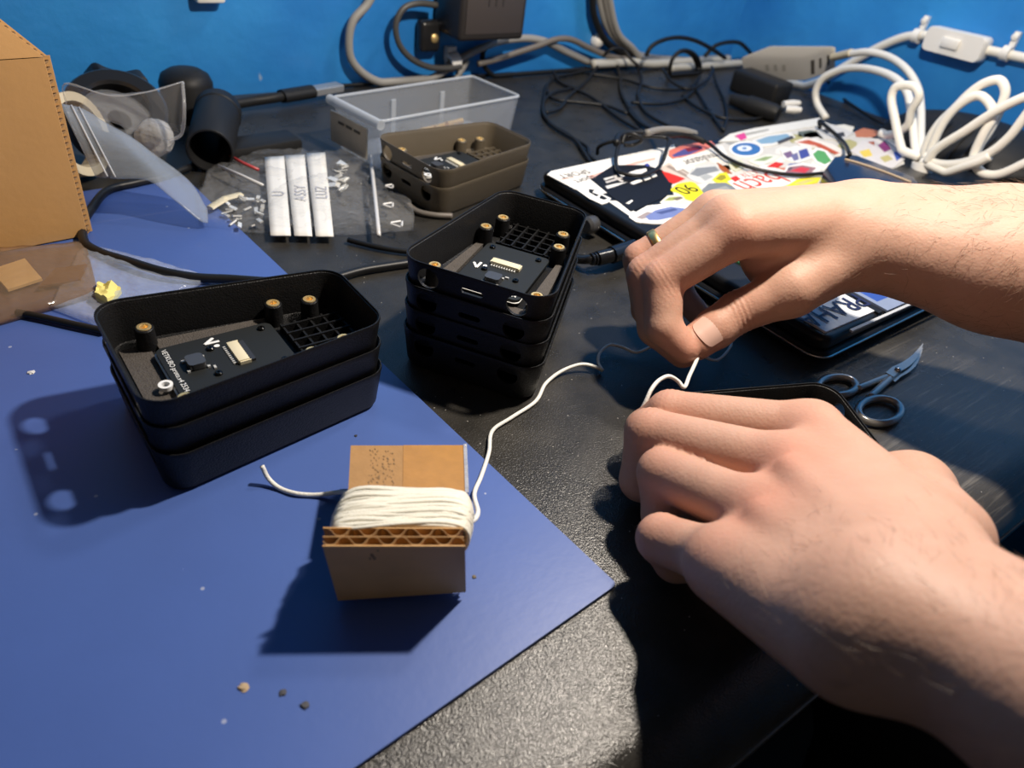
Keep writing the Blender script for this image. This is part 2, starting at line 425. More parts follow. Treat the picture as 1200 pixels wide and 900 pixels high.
# blue silicone mat
mu_, mv_ = Vector((-0.0767, 0.997, 0)), Vector((-0.997, -0.0767, 0))
mc = at(722, 688, 0.0)
MT = 0.002
quad = [mc, mc + mu_ * 0.455, mc + mu_ * 0.455 + mv_ * 0.62, mc + mv_ * 0.62]
bm = B(); prism(bm, roundpoly([(p.x, p.y) for p in quad], 0.002, 3), 0.0002, MT)
def mat_material():
    m = mat('blue_silicone', (0.064, 0.120, 0.36), 0.42, bump=0.05, scale=300, var=0.14, vscale=14, spec=0.4)
    N = m.node_tree.nodes; L = m.node_tree.links; b = N['Principled BSDF']
    base = b.inputs['Base Color'].links[0].from_socket
    tc = N.new('ShaderNodeTexCoord'); v = N.new('ShaderNodeTexVoronoi'); v.inputs['Scale'].default_value = 70
    lt = N.new('ShaderNodeMath'); lt.operation = 'LESS_THAN'; lt.inputs[1].default_value = 0.05
    n = N.new('ShaderNodeTexNoise'); n.inputs['Scale'].default_value = 9; gt = N.new('ShaderNodeMath'); gt.operation = 'GREATER_THAN'; gt.inputs[1].default_value = 0.52
    mm = N.new('ShaderNodeMath'); mm.operation = 'MULTIPLY'
    mx = N.new('ShaderNodeMix'); mx.data_type = 'RGBA'; mx.inputs['B'].default_value = (0.3, 0.34, 0.5, 1)
    L.new(tc.outputs['Object'], v.inputs['Vector']); L.new(tc.outputs['Object'], n.inputs['Vector'])
    L.new(v.outputs['Distance'], lt.inputs[0]); L.new(n.outputs['Fac'], gt.inputs[0]); L.new(lt.outputs[0], mm.inputs[0]); L.new(gt.outputs[0], mm.inputs[1])
    L.new(mm.outputs[0], mx.inputs['Factor']); L.new(base, mx.inputs['A']); L.new(mx.outputs['Result'], b.inputs['Base Color'])
    # thin pale scratches
    mp = N.new('ShaderNodeMapping'); mp.inputs['Rotation'].default_value = (0, 0, 0.6); mp.inputs['Scale'].default_value = (3, 140, 3)
    s = N.new('ShaderNodeTexNoise'); s.inputs['Scale'].default_value = 1; s.inputs['Detail'].default_value = 2
    cr = N.new('ShaderNodeValToRGB'); cr.color_ramp.elements[0].position = 0.70; cr.color_ramp.elements[1].position = 0.80
    cr.color_ramp.elements[1].color = (0.35, 0.35, 0.35, 1)
    m2 = N.new('ShaderNodeMix'); m2.data_type = 'RGBA'; m2.inputs['B'].default_value = (0.16, 0.20, 0.42, 1)
    L.new(tc.outputs['Object'], mp.inputs['Vector']); L.new(mp.outputs['Vector'], s.inputs['Vector']); L.new(s.outputs['Fac'], cr.inputs[0])
    L.new(cr.outputs[0], m2.inputs['Factor']); L.new(mx.outputs['Result'], m2.inputs['A']); L.new(m2.outputs['Result'], b.inputs['Base Color'])
    return m
tag(obj('silicone_mat', bm, mat_material(), smooth=0.5), 'flat blue silicone work mat lying on the black desk', 'mat')
# ---------------------------------------------------------------- printed device housings (trays), stacked
TL, TW1, TW2, TP, TH = 0.1117, 0.0842, 0.0549, 0.0142, 0.0235
WALL = 0.0017
def plan(inset, seg=7):
    k = (TW1 - TW2) / 2 / TL
    a, b = inset, TL - inset
    wa = TW1 / 2 - k * a - inset * 1.03; wb = TW2 / 2 + k * inset - inset * 1.03
    rr = 0.012
    return roundpoly([(a, wa), (a, -wa), (b, -wb), (b, wb)], max(0.003, rr - inset), seg)
def ring3(inset, z): return [Vector((x, y, z)) for x, y in plan(inset)]
KT = 0.12
def shell_mesh(name, material):
    bm = B()
    out = [ring3(0.0048, 0.0), ring3(0.0035, 0.0006), ring3(KT * (TH - 0.0025), 0.0025), ring3(0.0004, TH - 0.003), ring3(0.0, TH - 0.0012), ring3(0.0002, TH)]
    inn = [ring3(0.0007, TH), ring3(0.0009, TH - 0.0010), ring3(0.0013, TH - 0.0012), ring3(WALL + 0.0002, TH - 0.003), ring3(WALL + KT * (TH - 0.003), 0.003), ring3(WALL + KT * TH + 0.002, 0.002)]
    loftrings(bm, out + inn)
    bmesh.ops.recalc_face_normals(bm, faces=bm.faces)
    me = finish(bm, name, material, 0.6)
    o = bpy.data.objects.new(name, me); C.objects.link(o)
    cut = B()
    for y in (-0.024, 0.024):
        lathe(cut, [(0.0058, -0.01), (0.0058, 0.012)], 24, frame((0, y, 0.0150), (1, 0, 0)))
    poly = roundpoly([(-0.006, -0.0016), (0.006, -0.0016), (0.006, 0.0016), (-0.006, 0.0016)], 0.0015, 4)
    prism(cut, poly, -0.01, 0.012, frame((0, 0, 0.0145), (1, 0, 0), (0, 1, 0)))
    bmesh.ops.recalc_face_normals(cut, faces=cut.faces)
    co = bpy.data.objects.new('cut', finish(cut, 'cut', material, None)); C.objects.link(co)
    md = o.modifiers.new('b', 'BOOLEAN'); md.object = co; md.operation = 'DIFFERENCE'; md.solver = 'EXACT'
    dg = bpy.context.evaluated_depsgraph_get()
    res = bpy.data.meshes.new_from_object(o.evaluated_get(dg)); res.name = name
    bpy.data.objects.remove(o); bpy.data.objects.remove(co)
    res.polygons.foreach_set('use_smooth', [True] * len(res.polygons)); res.set_sharp_from_angle(angle=0.6)
    return res
M_PRINT_BLK = mat('black_print', (0.010, 0.010, 0.0105), 0.40, bump=0.35, scale=1500, var=0.2, vscale=300, spec=0.22)
M_PRINT_BRN = mat('brown_print', (0.105, 0.085, 0.058), 0.45, bump=0.3, scale=1500, var=0.1)
M_PCB = mat('pcb_black', (0.017, 0.0185, 0.0185), 0.5, spec=0.22)
M_SILK = mat('silk_white', (0.85, 0.85, 0.83), 0.5)
M_LEDGE_LIT = mat('lit_ledge_grey', (0.07, 0.06, 0.052), 0.8, bump=0.6, scale=1400, var=0.3, vscale=500)
M_CREAM = mat('cream_plastic', (0.72, 0.64, 0.44), 0.4)
SH_BLK = shell_mesh('shell', M_PRINT_BLK)
SH_BRN = shell_mesh('shell', M_PRINT_BRN)
INS = [(0.0185, 0.0285), (0.0185, -0.0285), (0.0765, 0.0235), (0.0765, -0.0215), (0.0935, 0.0195), (0.0935, -0.0185)]
GRID_X0, GRID_X1 = 0.076, 0.106
def insert_mesh(material):
    bm = B()
    lathe(bm, [(0.0046, 0.002), (0.0042, 0.0128), (0.0038, 0.0133), (0.0033, 0.0134), (0.0033, 0.0110), (0.0001, 0.0100)], 20)
    boss = finish(bm, 'boss', material, 0.6)
    bm = B()
    lathe(bm, [(0.0032, 0.0110), (0.0032, 0.0135), (0.0030, 0.0138), (0.0019, 0.0138), (0.0017, 0.0135), (0.0014, 0.0095), (0.0001, 0.0095)], 20)
    return boss, finish(bm, 'insert', M_BRASS, 0.6)
BOSS_BLK, INS_ME = insert_mesh(M_PRINT_BLK)
BOSS_BRN, _ = insert_mesh(M_PRINT_BRN)
def lib(parent, name, me):
    o = bpy.data.objects.new(name, me); C.objects.link(o); o.parent = parent; WPOS[o.name] = WPOS.get(parent.name, Vector()); return o
def board_meshes():
    zt = 0.0066
    d = {}
    bm = B(); prism(bm, roundpoly([(0.019, -0.019), (0.072, -0.019), (0.072, 0.019), (0.019, 0.019)], 0.0035, 5), 0.005, zt); d['circuit_board'] = finish(bm, 'circuit_board', M_PCB, 0.6)
    bm = B(); prism(bm, roundpoly([(0.0182, -0.0192), (0.030, -0.0192), (0.030, 0.0192), (0.0182, 0.0192)], 0.0035, 5), 0.0046, 0.0050)
    lathe(bm, [(0.0030, 0.0047), (0.0030, 0.0066), (0.0017, 0.0066), (0.0017, 0.0047)], 20, Matrix.Translation((0.0160, -0.0075, 0)), closed=True)
    d['gasket'] = finish(bm, 'gasket', M_SILK, 0.6)
    bm = B(); abox(bm, (0.0475, -0.0080, zt), (0.0525, 0.0080, zt + 0.0022), bevel=0.0003); abox(bm, (0.0480, -0.0086, zt), (0.0530, -0.0080, zt + 0.0016)); abox(bm, (0.0480, 0.0080, zt), (0.0530, 0.0086, zt + 0.0016))
    d['connector'] = finish(bm, 'connector', M_CREAM, 0.5)
    bm = B()
    for i in range(10): abox(bm, (0.0455, -0.0068 + i * 0.0015, zt), (0.0476, -0.0061 + i * 0.0015, zt + 0.0007))
    d['pins'] = finish(bm, 'pins', mat('tin', (0.5, 0.5, 0.48), 0.4), None)
    bm = B(); abox(bm, (0.0530, -0.0080, zt), (0.0552, 0.0080, zt + 0.0012)); d['latch'] = finish(bm, 'latch', mat('latch_dark', (0.03, 0.027, 0.025), 0.35), None)
    bm = B(); prism(bm, roundpoly([(0.0275, -0.0042), (0.0350, -0.0042), (0.0350, 0.0042), (0.0275, 0.0042)], 0.0018, 4), zt + 0.0005, zt + 0.0034); d['button'] = finish(bm, 'button', mat('button_grey', (0.05, 0.05, 0.053), 0.3), 0.5)
    bm = B()
    for sx in (0.0270, 0.0356):
        for sy in (-0.0045, 0.0037): abox(bm, (sx - 0.0006, sy, zt), (sx + 0.0006, sy + 0.0012, zt + 0.0009))
    abox(bm, (0.0372, -0.0065, zt), (0.0382, -0.0045, zt + 0.0008))
    d['solder_pads'] = finish(bm, 'solder_pads', mat('tin', (0.5, 0.5, 0.48), 0.4), None)
    bm = B()
    t = zt + 0.0003
    MM = lambda x, y, a=0: Matrix.Translation((x, y, t)) @ rot2(a)
    text_mesh('VETKUBO proto.v4 2534', 0.0032, MM(0.0222, 0.000, -PI / 2), bm)
    d['print'] = finish(bm, 'print', M_SILK, None)
    bm = B()
    tube(bm, [Vector((0.0442, 0.0165, t)), Vector((0.0400, 0.0135, t)), Vector((0.0395, 0.0130, t)), Vector((0.0398, 0.0128, t)), Vector((0.0450, 0.0118, t))][:3], 0.0008, 6, flat=0.3)
    tube(bm, [Vector((0.0395, 0.0132, t)), Vector((0.0460, 0.0130, t))], 0.0008, 6, flat=0.3)
    prism(bm, [(0.0438 + 0.0013 * math.cos(a * PI / 8), 0.0098 + 0.0011 * math.sin(a * PI / 8)) for a in range(16)], t - 0.0001, t + 0.0001)
    d['logo'] = finish(bm, 'logo', M_SILK, None)
    bm = B(); lathe(bm, [(0.0017, zt), (0.0017, zt + 0.0009), (0.0012, zt + 0.0013), (0.0006, zt + 0.0013), (0.0005, zt + 0.0007)], 14); d['screw'] = finish(bm, 'screw', mat('screw_black', (0.02, 0.02, 0.02), 0.15, metal=0.8), 0.6)
    return d
BD = board_meshes()
def grid_mesh(material):
    bm = B()
    for i in range(5):
        y = -0.0135 + i * 0.00675
        abox(bm, (GRID_X0, y - 0.0005, 0.0018), (GRID_X1, y + 0.0005, 0.0062))
    for i in range(5):
        x = GRID_X0 + 0.001 + i * 0.0070
        w = 0.0165
        abox(bm, (x - 0.0005, -w, 0.0018), (x + 0.0005, w, 0.0055))
    return finish(bm, 'grille_ribs', material, None)
GR_BLK, GR_BRN = grid_mesh(M_PRINT_BLK), grid_mesh(M_PRINT_BRN)
bm = B(); 
for s in (1, -1): prism(bm, [(0.022, s * 0.0305), (0.073, s * 0.0265), (0.073, s * 0.0225), (0.022, s * 0.0225)][::s], 0.0015, 0.0042)
prism(bm, [(0.0065, -0.030), (0.019, -0.030), (0.019, 0.030), (0.0065, 0.030)], 0.0015, 0.0028)
LEDGE = finish(bm, 'lit_ledge', M_LEDGE_LIT, None)  # raised ledges, coloured paler than the black print so they look lit
def tray(name, label, loc, rotz, brown=False, full=True, group=None):
    t = thing(name, label, 'electronics case', loc, rotz, group)
    lib(t, 'shell', SH_BRN if brown else SH_BLK)
    if full:
        lib(t, 'grille_ribs', GR_BRN if brown else GR_BLK)
        lib(t, 'lit_ledge', LEDGE)
        for x, y in INS:
            b = lib(t, 'boss', BOSS_BRN if brown else BOSS_BLK); b.location = (x, y, 0)
            i = lib(b, 'insert', INS_ME)
        cb = lib(t, 'circuit_board', BD['circuit_board'])
        for k in ('gasket', 'connector', 'pins', 'latch', 'button', 'solder_pads', 'print', 'logo'): lib(cb, k, BD[k])
        for x, y in ((0.0405, 0.0088), (0.0375, -0.0105), (0.0665, 0.0145), (0.0665, -0.0135)):
            s = lib(cb, 'screw', BD['screw']); s.location = (x, y, 0)
    return t
s1 = Vector((0.030, 0.282, MT))
a1 = 0.014
G = 'black printed cases in the stack on the blue mat'
tray('electronics_case', 'bottom black case of the stack of three on the blue mat', s1 + Vector((0.001, -0.0004, 0)), a1, full=False, group=G)
tray('electronics_case', 'middle black case of the stack of three on the blue mat', s1 + Vector((0.0005, 0.0004, TP)), a1 - 0.006, full=False, group=G)
tray('electronics_case', 'open black case with circuit board, topmost of the stack on the blue mat', s1 + Vector((0, 0, 2 * TP)), a1, group=G)
s2 = Vector((0.1868, 0.2548, 0.0005)); a2 = 0.58
G = 'black printed cases in the stack on the bare desk'
ax2 = Vector((math.cos(a2), math.sin(a2), 0))
tray('electronics_case', 'bottom black case of the stack of four on the bare desk', s2, a2, full=False, group=G)
tray('electronics_case', 'second black case from the bottom in the stack of four on the desk', s2 + ax2 * 0.0003 + Vector((0, 0, TP)), a2 + 0.003, full=False, group=G)
tray('electronics_case', 'third black case from the bottom in the stack of four on the desk', s2 - ax2 * 0.0002 + Vector((0, 0, 2 * TP)), a2, full=False, group=G)
tray('electronics_case', 'open black case with circuit board, topmost of the stack of four on the desk', s2 + Vector((0, 0, 3 * TP)), a2, group=G)
s3 = Vector((0.2732, 0.4719, 0.0005)); a3 = 0.143
G = 'brown printed cases stacked before the clear box'
tray('electronics_case', 'lower brownish grey case of the two stacked before the clear box', s3, a3, brown=True, full=False, group=G)
tray('electronics_case', 'open brownish grey case with circuit board, upper of two before the clear box', s3 + Vector((0, 0, TP)), a3, brown=True, group=G)
s4 = Vector((0.3325, 0.1048, 0.0006)); a4 = 2.655
tray('electronics_case', 'open black case on the desk gripped under the nearer hand', s4, a4)

# ---------------------------------------------------------------- cardboard bobbin with white string
M_CARD = mat('cardboard', (0.36, 0.195, 0.07), 0.75, bump=0.25, scale=350, var=0.22, vscale=120, stretch=(1, 1, 3))
M_CARD_D = mat('cardboard_inside', (0.24, 0.14, 0.065), 0.8, bump=0.2, scale=400, var=0.15)
M_CARD_LIFTED = mat('cardboard_lightened', (0.66, 0.37, 0.13), 0.5, bump=0.1, scale=250, var=0.25, vscale=60)  # end plate card, lightened because the plate faces away from the lamp
M_TAPE = mat('taped_cardboard', (0.43, 0.21, 0.045), 0.3, bump=0.15, scale=500, var=0.18, vscale=200)
M_STRING = mat('white_string', (0.80, 0.79, 0.74), 0.6, bump=0.3, scale=1500)
fl = Vector(at(378, 640, 0.040)); fr = Vector(at(545, 640, 0.0405)); bl = Vector(at(396, 704, 0.0055)); br = Vector(at(546, 694, 0.0055))
bob = thing('string_bobbin', 'corrugated cardboard bobbin wound with white string on the blue mat', 'bobbin', ((bl.x + br.x) / 2, (bl.y + br.y) / 2 + 0.02, MT))
def corr_panel(bm, p00, p10, p11, p01, thick, mi_face=0, mi_in=1, nflute=6, layers=2, back=0, skew=None):
    """two-ply corrugated board: liners plus wavy flutes running from edge p00-p10 to edge p01-p11; opening seen on the p01-p11 edge"""
    n = (p10 - p00).cross(p01 - p00).normalized()
    def P3(s, t, w): return p00.lerp(p10, s).lerp(p01.lerp(p11, s), t) + n * w + (skew * (abs(w) * t) if skew else Vector())
    lt = thick * 0.055
    for i in range(layers + 1):
        w0 = i * (thick - lt) / layers
        V = [P3(s, t, w0 + d) for d in (0, lt) for s, t in ((0, 0), (1, 0), (1, 1), (0, 1))]
        mi = mi_face if i == layers else (back if i == 0 else mi_in)
        add(bm, V, [(3, 2, 1, 0), (4, 5, 6, 7), (0, 1, 5, 4), (1, 2, 6, 5), (2, 3, 7, 6), (3, 0, 4, 7)], mi)
    for l in range(layers):
        w0 = l * (thick - lt) / layers + lt; hgt = (thick - lt) / layers - lt
        m = nflute * 12
        prev = None
        for k in range(m + 1):
            s = k / m
            sn_ = math.sin(2 * PI * nflute * s + l * 2.1); w = w0 + hgt * (0.5 + 0.5 * math.copysign(abs(sn_) ** .55, sn_))
            cur = [P3(s, 0.01, w), P3(s, 0.995, w), P3(s, 0.995, w + lt * 0.9), P3(s, 0.01, w + lt * 0.9)]
            cur = [bm.verts.new(x) for x in cur]
            if prev:
                for a, b in ((0, 1), (1, 2), (2, 3), (3, 0)):
                    bm.faces.new((prev[a], prev[b], cur[b], cur[a])).material_index = mi_in
            prev = cur
# front plate: thickness goes away from the viewer
nf = (fr - fl).cross(bl - fl).normalized()
if nf.y < 0: nf = -nf
th = 0.0075
bm = B()
corr_panel(bm, br + nf * 0.0, bl + nf * 0.0, fl, fr, -th if (bl - br).cross(fr - br).y < 0 else th, 0, 1, 5, 2)
bmesh.ops.recalc_face_normals(bm, faces=bm.faces)
obj('end_plate', bm, [M_CARD_LIFTED, M_CARD], bob, smooth=0.5, label='corrugated cardboard end plate with open flutes on top')
# rear slab: the core of the bobbin, tan on top
rl = Vector(at(411, 522, 0.026)); rr_ = Vector(at(543, 522, 0.026)); ml = Vector(at(408, 577, 0.030)); mr = Vector(at(545, 579, 0.030))
kl = (fl.lerp(bl, 0.25) + nf * th); kr = (fr.lerp(br, 0.25) + nf * th)
bm = B()
def slab(bm, a, b, c, d, t, mi=0):
    dn = Vector((0, 0, -t)); V = [a, b, c, d, a + dn, b + dn, c + dn, d + dn]
    add(bm, V, [(0, 1, 2, 3), (7, 6, 5, 4), (4, 5, 1, 0), (5, 6, 2, 1), (6, 7, 3, 2), (7, 4, 0, 3)], mi)
mid_b = rl.lerp(rr_, 0.46); mid_f = ml.lerp(mr, 0.46)
slab(bm, rl, ml, mid_f, mid_b, 0.016, 0); slab(bm, mid_b + Vector((0, 0, .0002)), mid_f + Vector((0, 0, .0002)), mr + Vector((0, 0, .0002)), rr_ + Vector((0, 0, .0002)), 0.016, 1)
bmesh.ops.recalc_face_normals(bm, faces=bm.faces)
obj('end_block', bm, [M_CARD, M_TAPE], bob, smooth=None, label='tan cardboard end block, half covered in brown tape')
bm = B()
slab(bm, rl.lerp(ml, 0.5) + Vector((.002, 0, -.003)), kl + Vector((.002, 0, -.003)), kr + Vector((-.002, 0, -.003)), rr_.lerp(mr, 0.5) + Vector((-.002, 0, -.003)), 0.010)
bmesh.ops.recalc_face_normals(bm, faces=bm.faces)
obj('core', bm, M_CARD, bob, smooth=None)
bm = B()   # clear tape skin over the right edge
slab(bm, rr_ + Vector((0, 0, .0008)), mr + Vector((0, 0, .0008)), mr + Vector((.0018, 0, .0004)), rr_ + Vector((.0018, 0, .0004)), 0.017)
obj('clear_tape', bm, film('clear_tape_film', (0.8, 0.8, 0.75, 1), 0.25, 0.12, 0.5, 200), bob, smooth=None)
# ink smudges on the plate and block
M_INK = mat('ink', (0.03, 0.025, 0.03), 0.6)
# wound string: each turn a strand round the core
bm = B()
A0, A1 = ml + Vector((-.0005, .0000, 0)), mr + Vector((.0005, .0000, 0))
K0, K1 = fl.lerp(bl, 0.08).lerp(fr, .07) + nf * (th + .0008), fr.lerp(br, 0.08).lerp(fl, -.005) + nf * (th + .0008)
A0, A1 = A0.lerp(K0, .10), A1.lerp(K1, .10)
NT = 30
for layer in range(2):
    for i in range(NT):
        s = (i + 0.5 * layer + 0.25) / NT
        jit = lambda: random.uniform(-1, 1) * 0.0008
        l = A0.lerp(K0, s) + Vector((-.0016 * math.sin(PI * min(1, s * 1.0)) , jit(), .0006 * layer)); r2 = A1.lerp(K1, s) + Vector((.0016 * math.sin(PI * min(1, s * 1.0)), jit(), .0006 * layer))
        top = 0.0022 + 0.0024 * math.sin(PI * min(1, 0.15 + s))
        dz = Vector((0, 0, 1))
        sl = random.uniform(-.0016, .0016)
        loop = [l + dz * (top * 0.2), l.lerp(r2, 0.12) + dz * top + Vector((0, sl, 0)), l.lerp(r2, 0.5) + dz * (top + .0006) + Vector((0, -sl * .3, 0)), l.lerp(r2, 0.88) + dz * top + Vector((0, -sl, 0)), r2 + dz * (top * 0.2),
                r2 - dz * 0.010 + Vector((.0005, 0, 0)), r2.lerp(l, 0.2) - dz * 0.0185, r2.lerp(l, 0.8) - dz * 0.0185, l - dz * 0.010 - Vector((.0005, 0, 0))]
        loop = [Vector((p.x, p.y, max(p.z, MT + .0012))) for p in loop]
        tube(bm, catmull(loop, 4, True), 0.00075, 5, True)
w = obj('string_winding', bm, mat('string_cream', (0.80, 0.77, 0.66), 0.65, bump=0.3, scale=1800), bob, smooth=3.2, label='cream white string wound side by side')
w['kind'] = 'stuff'
# ink marks printed on the card
bm = B()
for k in range(26):
    s = random.uniform(0.30, 0.43); t = random.uniform(0.05, 0.55)
    p = fl.lerp(fr, s).lerp(bl.lerp(br, s), t); ex = (fr - fl).normalized() * random.uniform(.0004, .0012); ez = (bl - fl).normalized() * random.uniform(.0006, .002)
    off = -nf * 0.00025
    add(bm, [p + off, p + ex + off, p + ex + ez + off, p + ez + off], [(0, 1, 2, 3)])
for k in range(90):
    s = random.choice((0.27, 0.42)) * 0.46 / 0.46 * 0.8 + random.uniform(-.05, .05); t = random.uniform(0.1, 0.95)
    p = rl.lerp(rr_, s).lerp(ml.lerp(mr, s), t) + Vector((0, 0, .00025)); a = random.uniform(.0002, .0005); b = random.uniform(.0003, .0012)
    add(bm, [p, p + Vector((a, 0, 0)), p + Vector((a, b, 0)), p + Vector((0, b, 0))], [(0, 1, 2, 3)])
obj('ink_smudge', bm, mat('faded_ink', (0.27, 0.16, 0.065), 0.7), bob, smooth=None)
# loose ends of string
def zp(l): return [at(u, v, z) for u, v, z in l]
SR = 0.00105
bm = B(); cable(bm, zp([(412, 577, .012), (395, 577, .006), (370, 580, .0032), (345, 578, .0032), (326, 571, .0033), (314, 560, .006), (307, 546, .011)]), SR, 8, 8)
tag(obj('string_end', bm, M_STRING, smooth=3.2), 'short free end of white string left of the cardboard bobbin', 'string')
bm = B(); cable(bm, zp([(543, 611, .036), (553, 611, .030), (560, 601, .020), (556, 578, .008), (564, 558, .004), (573, 530, .0026), (577, 505, .0016), (600, 489, .0013), (628, 470, .0013), (640, 449, .0013), (660, 434, .003), (682, 427, .005), (698, 430, .004), (706, 434, .0016)]), SR, 8, 8)
tag(obj('string_strand', bm, M_STRING, smooth=3.2), 'long white string running from the bobbin across the desk', 'string')
bm = B(); cable(bm, zp([(706, 434, .0038), (701, 424, .004), (704, 412, .005), (716, 404, .006), (730, 407, .005), (745, 413, .004), (757, 409, .006), (775, 401, .010), (790, 402, .018), (805, 412, .028)]), SR * 0.85, 8, 8)
tag(obj('string_strand', bm, M_STRING, smooth=3.2), 'thin string looping from the desk up into the farther hand', 'string')
bm = B(); cable(bm, zp([(816, 408, .032), (826, 418, .022), (840, 422, .012), (852, 412, .008), (857, 402, .006), (853, 396, .006), (846, 396, .008)]), SR * 0.8, 8, 8)
tag(obj('string_strand', bm, mat('grey_string', (0.5, 0.49, 0.46), 0.6), smooth=3.2), 'loop of string hanging just behind the thumb tip', 'string')
bm = B(); cable(bm, zp([(822, 404, .036), (817, 420, .034), (808, 440, .032), (801, 454, .031), (795, 447, .033), (784, 441, .036), (772, 446, .036), (763, 457, .034), (757, 470, .030), (752, 480, .026)]), SR, 8, 8)
tag(obj('string_strand', bm, M_STRING, smooth=3.2), 'white string held taut between the thumb and the nearer fist', 'string')

# ---------------------------------------------------------------- nail scissors
def scissors():
    M_SCI = mat('scissor_steel', (0.42, 0.41, 0.39), 0.24, metal=0.55)
    t = thing('nail_scissors', 'small steel nail scissors lying on the desk beside the nearer hand', 'scissors', at(1045, 445, 0))
    z = 0.0035
    piv = at(1050, 437, z); tip = at(1077, 413, z)
    def ring(cu, cv, w_, h_, zz):
        c = at(cu, cv, zz); ex = at(cu + w_, cv, zz) - c; ey = at(cu, cv + h_, zz) - c
        return [c + ex * math.cos(2 * PI * k / 28) + ey * math.sin(2 * PI * k / 28) for k in range(28)]
    for (cu, cv, w_, h_), m, zz, nm in (((1031, 481, 25, 15), (1018, 466), 0.0026, 'a'), ((981, 452, 22, 11), (1002, 456), 0.0026, 'b')):
        bm = B()
        tube(bm, ring(cu, cv, w_, h_, zz), 0.0023, 10, True)
        a = at(m[0], m[1], zz)
        sh = [a, a.lerp(piv, 0.5), piv.lerp(a, 0.12), piv]
        tube(bm, catmull(sh, 5), 0.0022, 8, radii=None)
        obj('handle', bm, M_SCI, t, smooth=3.2)
    d = (tip - piv); s = Vector((-d.y, d.x, 0)).normalized()
    for sg, zz, off in ((1, 0.0012, 0.0), (-1, -0.0012, 0.0006)):
        bm = B()
        pts = []
        n = 10
        for i in range(n + 1):
            q = -0.25 + 1.25 * i / n
            c = piv + d * q + s * (0.0022 * math.sin(PI * max(0, q)) * -1 + sg * 0.0004)
            w_ = 0.0030 * (1 - max(0, q) ** 2) + 0.0002
            up = Vector((0, 0, zz + 0.0045 * max(0, q) ** 2))
            pts.append([c + s * w_ * (1 if sg > 0 else .55) + up, c - s * w_ * (1 if sg < 0 else .55) + up, c - s * w_ * (1 if sg < 0 else .55) + up + Vector((0, 0, .0009)), c + s * w_ * (1 if sg > 0 else .55) + up + Vector((0, 0, .0012))])
        loftrings(bm, pts); bmesh.ops.recalc_face_normals(bm, faces=bm.faces)
        obj('blade', bm, M_SCI, t, smooth=0.5)
    bm = B(); lathe(bm, [(0.0020, 0.0), (0.0020, 0.0022), (0.0012, 0.0032), (0.0004, 0.0034)], 16, Matrix.Translation(piv + Vector((0, 0, 0.0008)))); obj('pivot_screw', bm, M_STEEL, t, smooth=0.8)
scissors()
# ---------------------------------------------------------------- laptop covered in stickers
LA = math.radians(1.8)
LU, LV = Vector((math.cos(LA), math.sin(LA), 0)), Vector((-math.sin(LA), math.cos(LA), 0))
LO = Vector((0.3905, 0.1700, 0)); LWD, LDP = 0.430, 0.274
ZL = 0.0215
lap = thing('laptop', 'closed black laptop plastered with stickers under the farther arm', 'laptop', LO + LU * (LWD / 2) + LV * (LDP / 2))
def lapring(i, z, r=0.012): return [LO + LU * x + LV * y + Vector((0, 0, z)) for x, y in roundpoly([(i, i), (LWD - i, i), (LWD - i, LDP - i), (i, LDP - i)], r, 6)]
M_LAP = mat('laptop_black', (0.010, 0.010, 0.011), 0.28, bump=0.04, scale=800, spec=.3)
bm = B()
loftrings(bm, [lapring(i, z) for i, z in ((.006, 0.0008), (.002, 0.002), (-.0015, 0.006), (-.002, 0.0095), (-.001, 0.0108), (0.001, 0.0112))])
obj('base', bm, M_LAP, lap, smooth=0.6)
bm = B(); tube(bm, lapring(-.0018, .0078), 0.0009, 6, True); obj('chrome_trim', bm, M_STEEL, lap, smooth=3.2, label='silver trim line round the laptop base')
bm = B()
loftrings(bm, [lapring(i, z, .008) for i, z in ((.003, 0.0113), (.0012, 0.0122), (.0002, 0.0165), (.0006, 0.0195), (.0016, 0.0209), (.003, ZL))])
obj('lid', bm, M_LAP, lap, smooth=0.6)
SC = {}
def scol(c):
    if c not in SC: SC[c] = mat('sticker_%02x%02x%02x' % c, srgb(*c), 0.5, var=0.10, vscale=150, spec=0.22)
    return SC[c]
stick_n = [0]; small_n = [0]
def pz(u, v, z): p = at(u, v, z); return (p.x, p.y)
def sticker(outline, col=(238, 236, 230), prints=(), texts=(), r=0.0, world=False, small=False):
    k = stick_n[0]; stick_n[0] += 1
    if small: stick_n[0] -= 1; small_n[0] += 1; k = 1 + small_n[0] % 6
    z0 = ZL; z1 = ZL + 0.0002 + 0.00003 * k
    poly = [tuple(p) if world else pz(p[0], p[1], ZL) for p in outline]
    area = sum(poly[i - 1][0] * poly[i][1] - poly[i][0] * poly[i - 1][1] for i in range(len(poly)))
    if area < 0: poly = poly[::-1]
    if r: poly = roundpoly(poly, r, 4)
    bm = B(); prism(bm, poly, z0, z1); s = obj('sticker', bm, scol(col), lap, smooth=None)
    for i, (pl, c) in enumerate(prints):
        bm = B(); pp = [tuple(p) if world else pz(p[0], p[1], ZL) for p in pl]
        if sum(pp[j - 1][0] * pp[j][1] - pp[j][0] * pp[j - 1][1] for j in range(len(pp))) < 0: pp = pp[::-1]
        prism(bm, pp, z1 - .00001, z1 + 0.000010 + i * 0.000002); obj('print', bm, scol(c), s, smooth=None)
    for (txt, u0, v0, u1, v1, size, c) in texts:
        # lettering running from (u0,v0) to (u1,v1) on the lid
        a = at(u0, v0, ZL); b = at(u1, v1, ZL); d = (b - a).normalized()
        M = Matrix.Translation((*(a.lerp(b, 0.5)).xy, z1 + 0.00025)) @ rot2(math.atan2(d.y, d.x))
        bm = B(); text_mesh(txt, size, M, bm); obj('lettering', bm, scol(c), s, smooth=None)
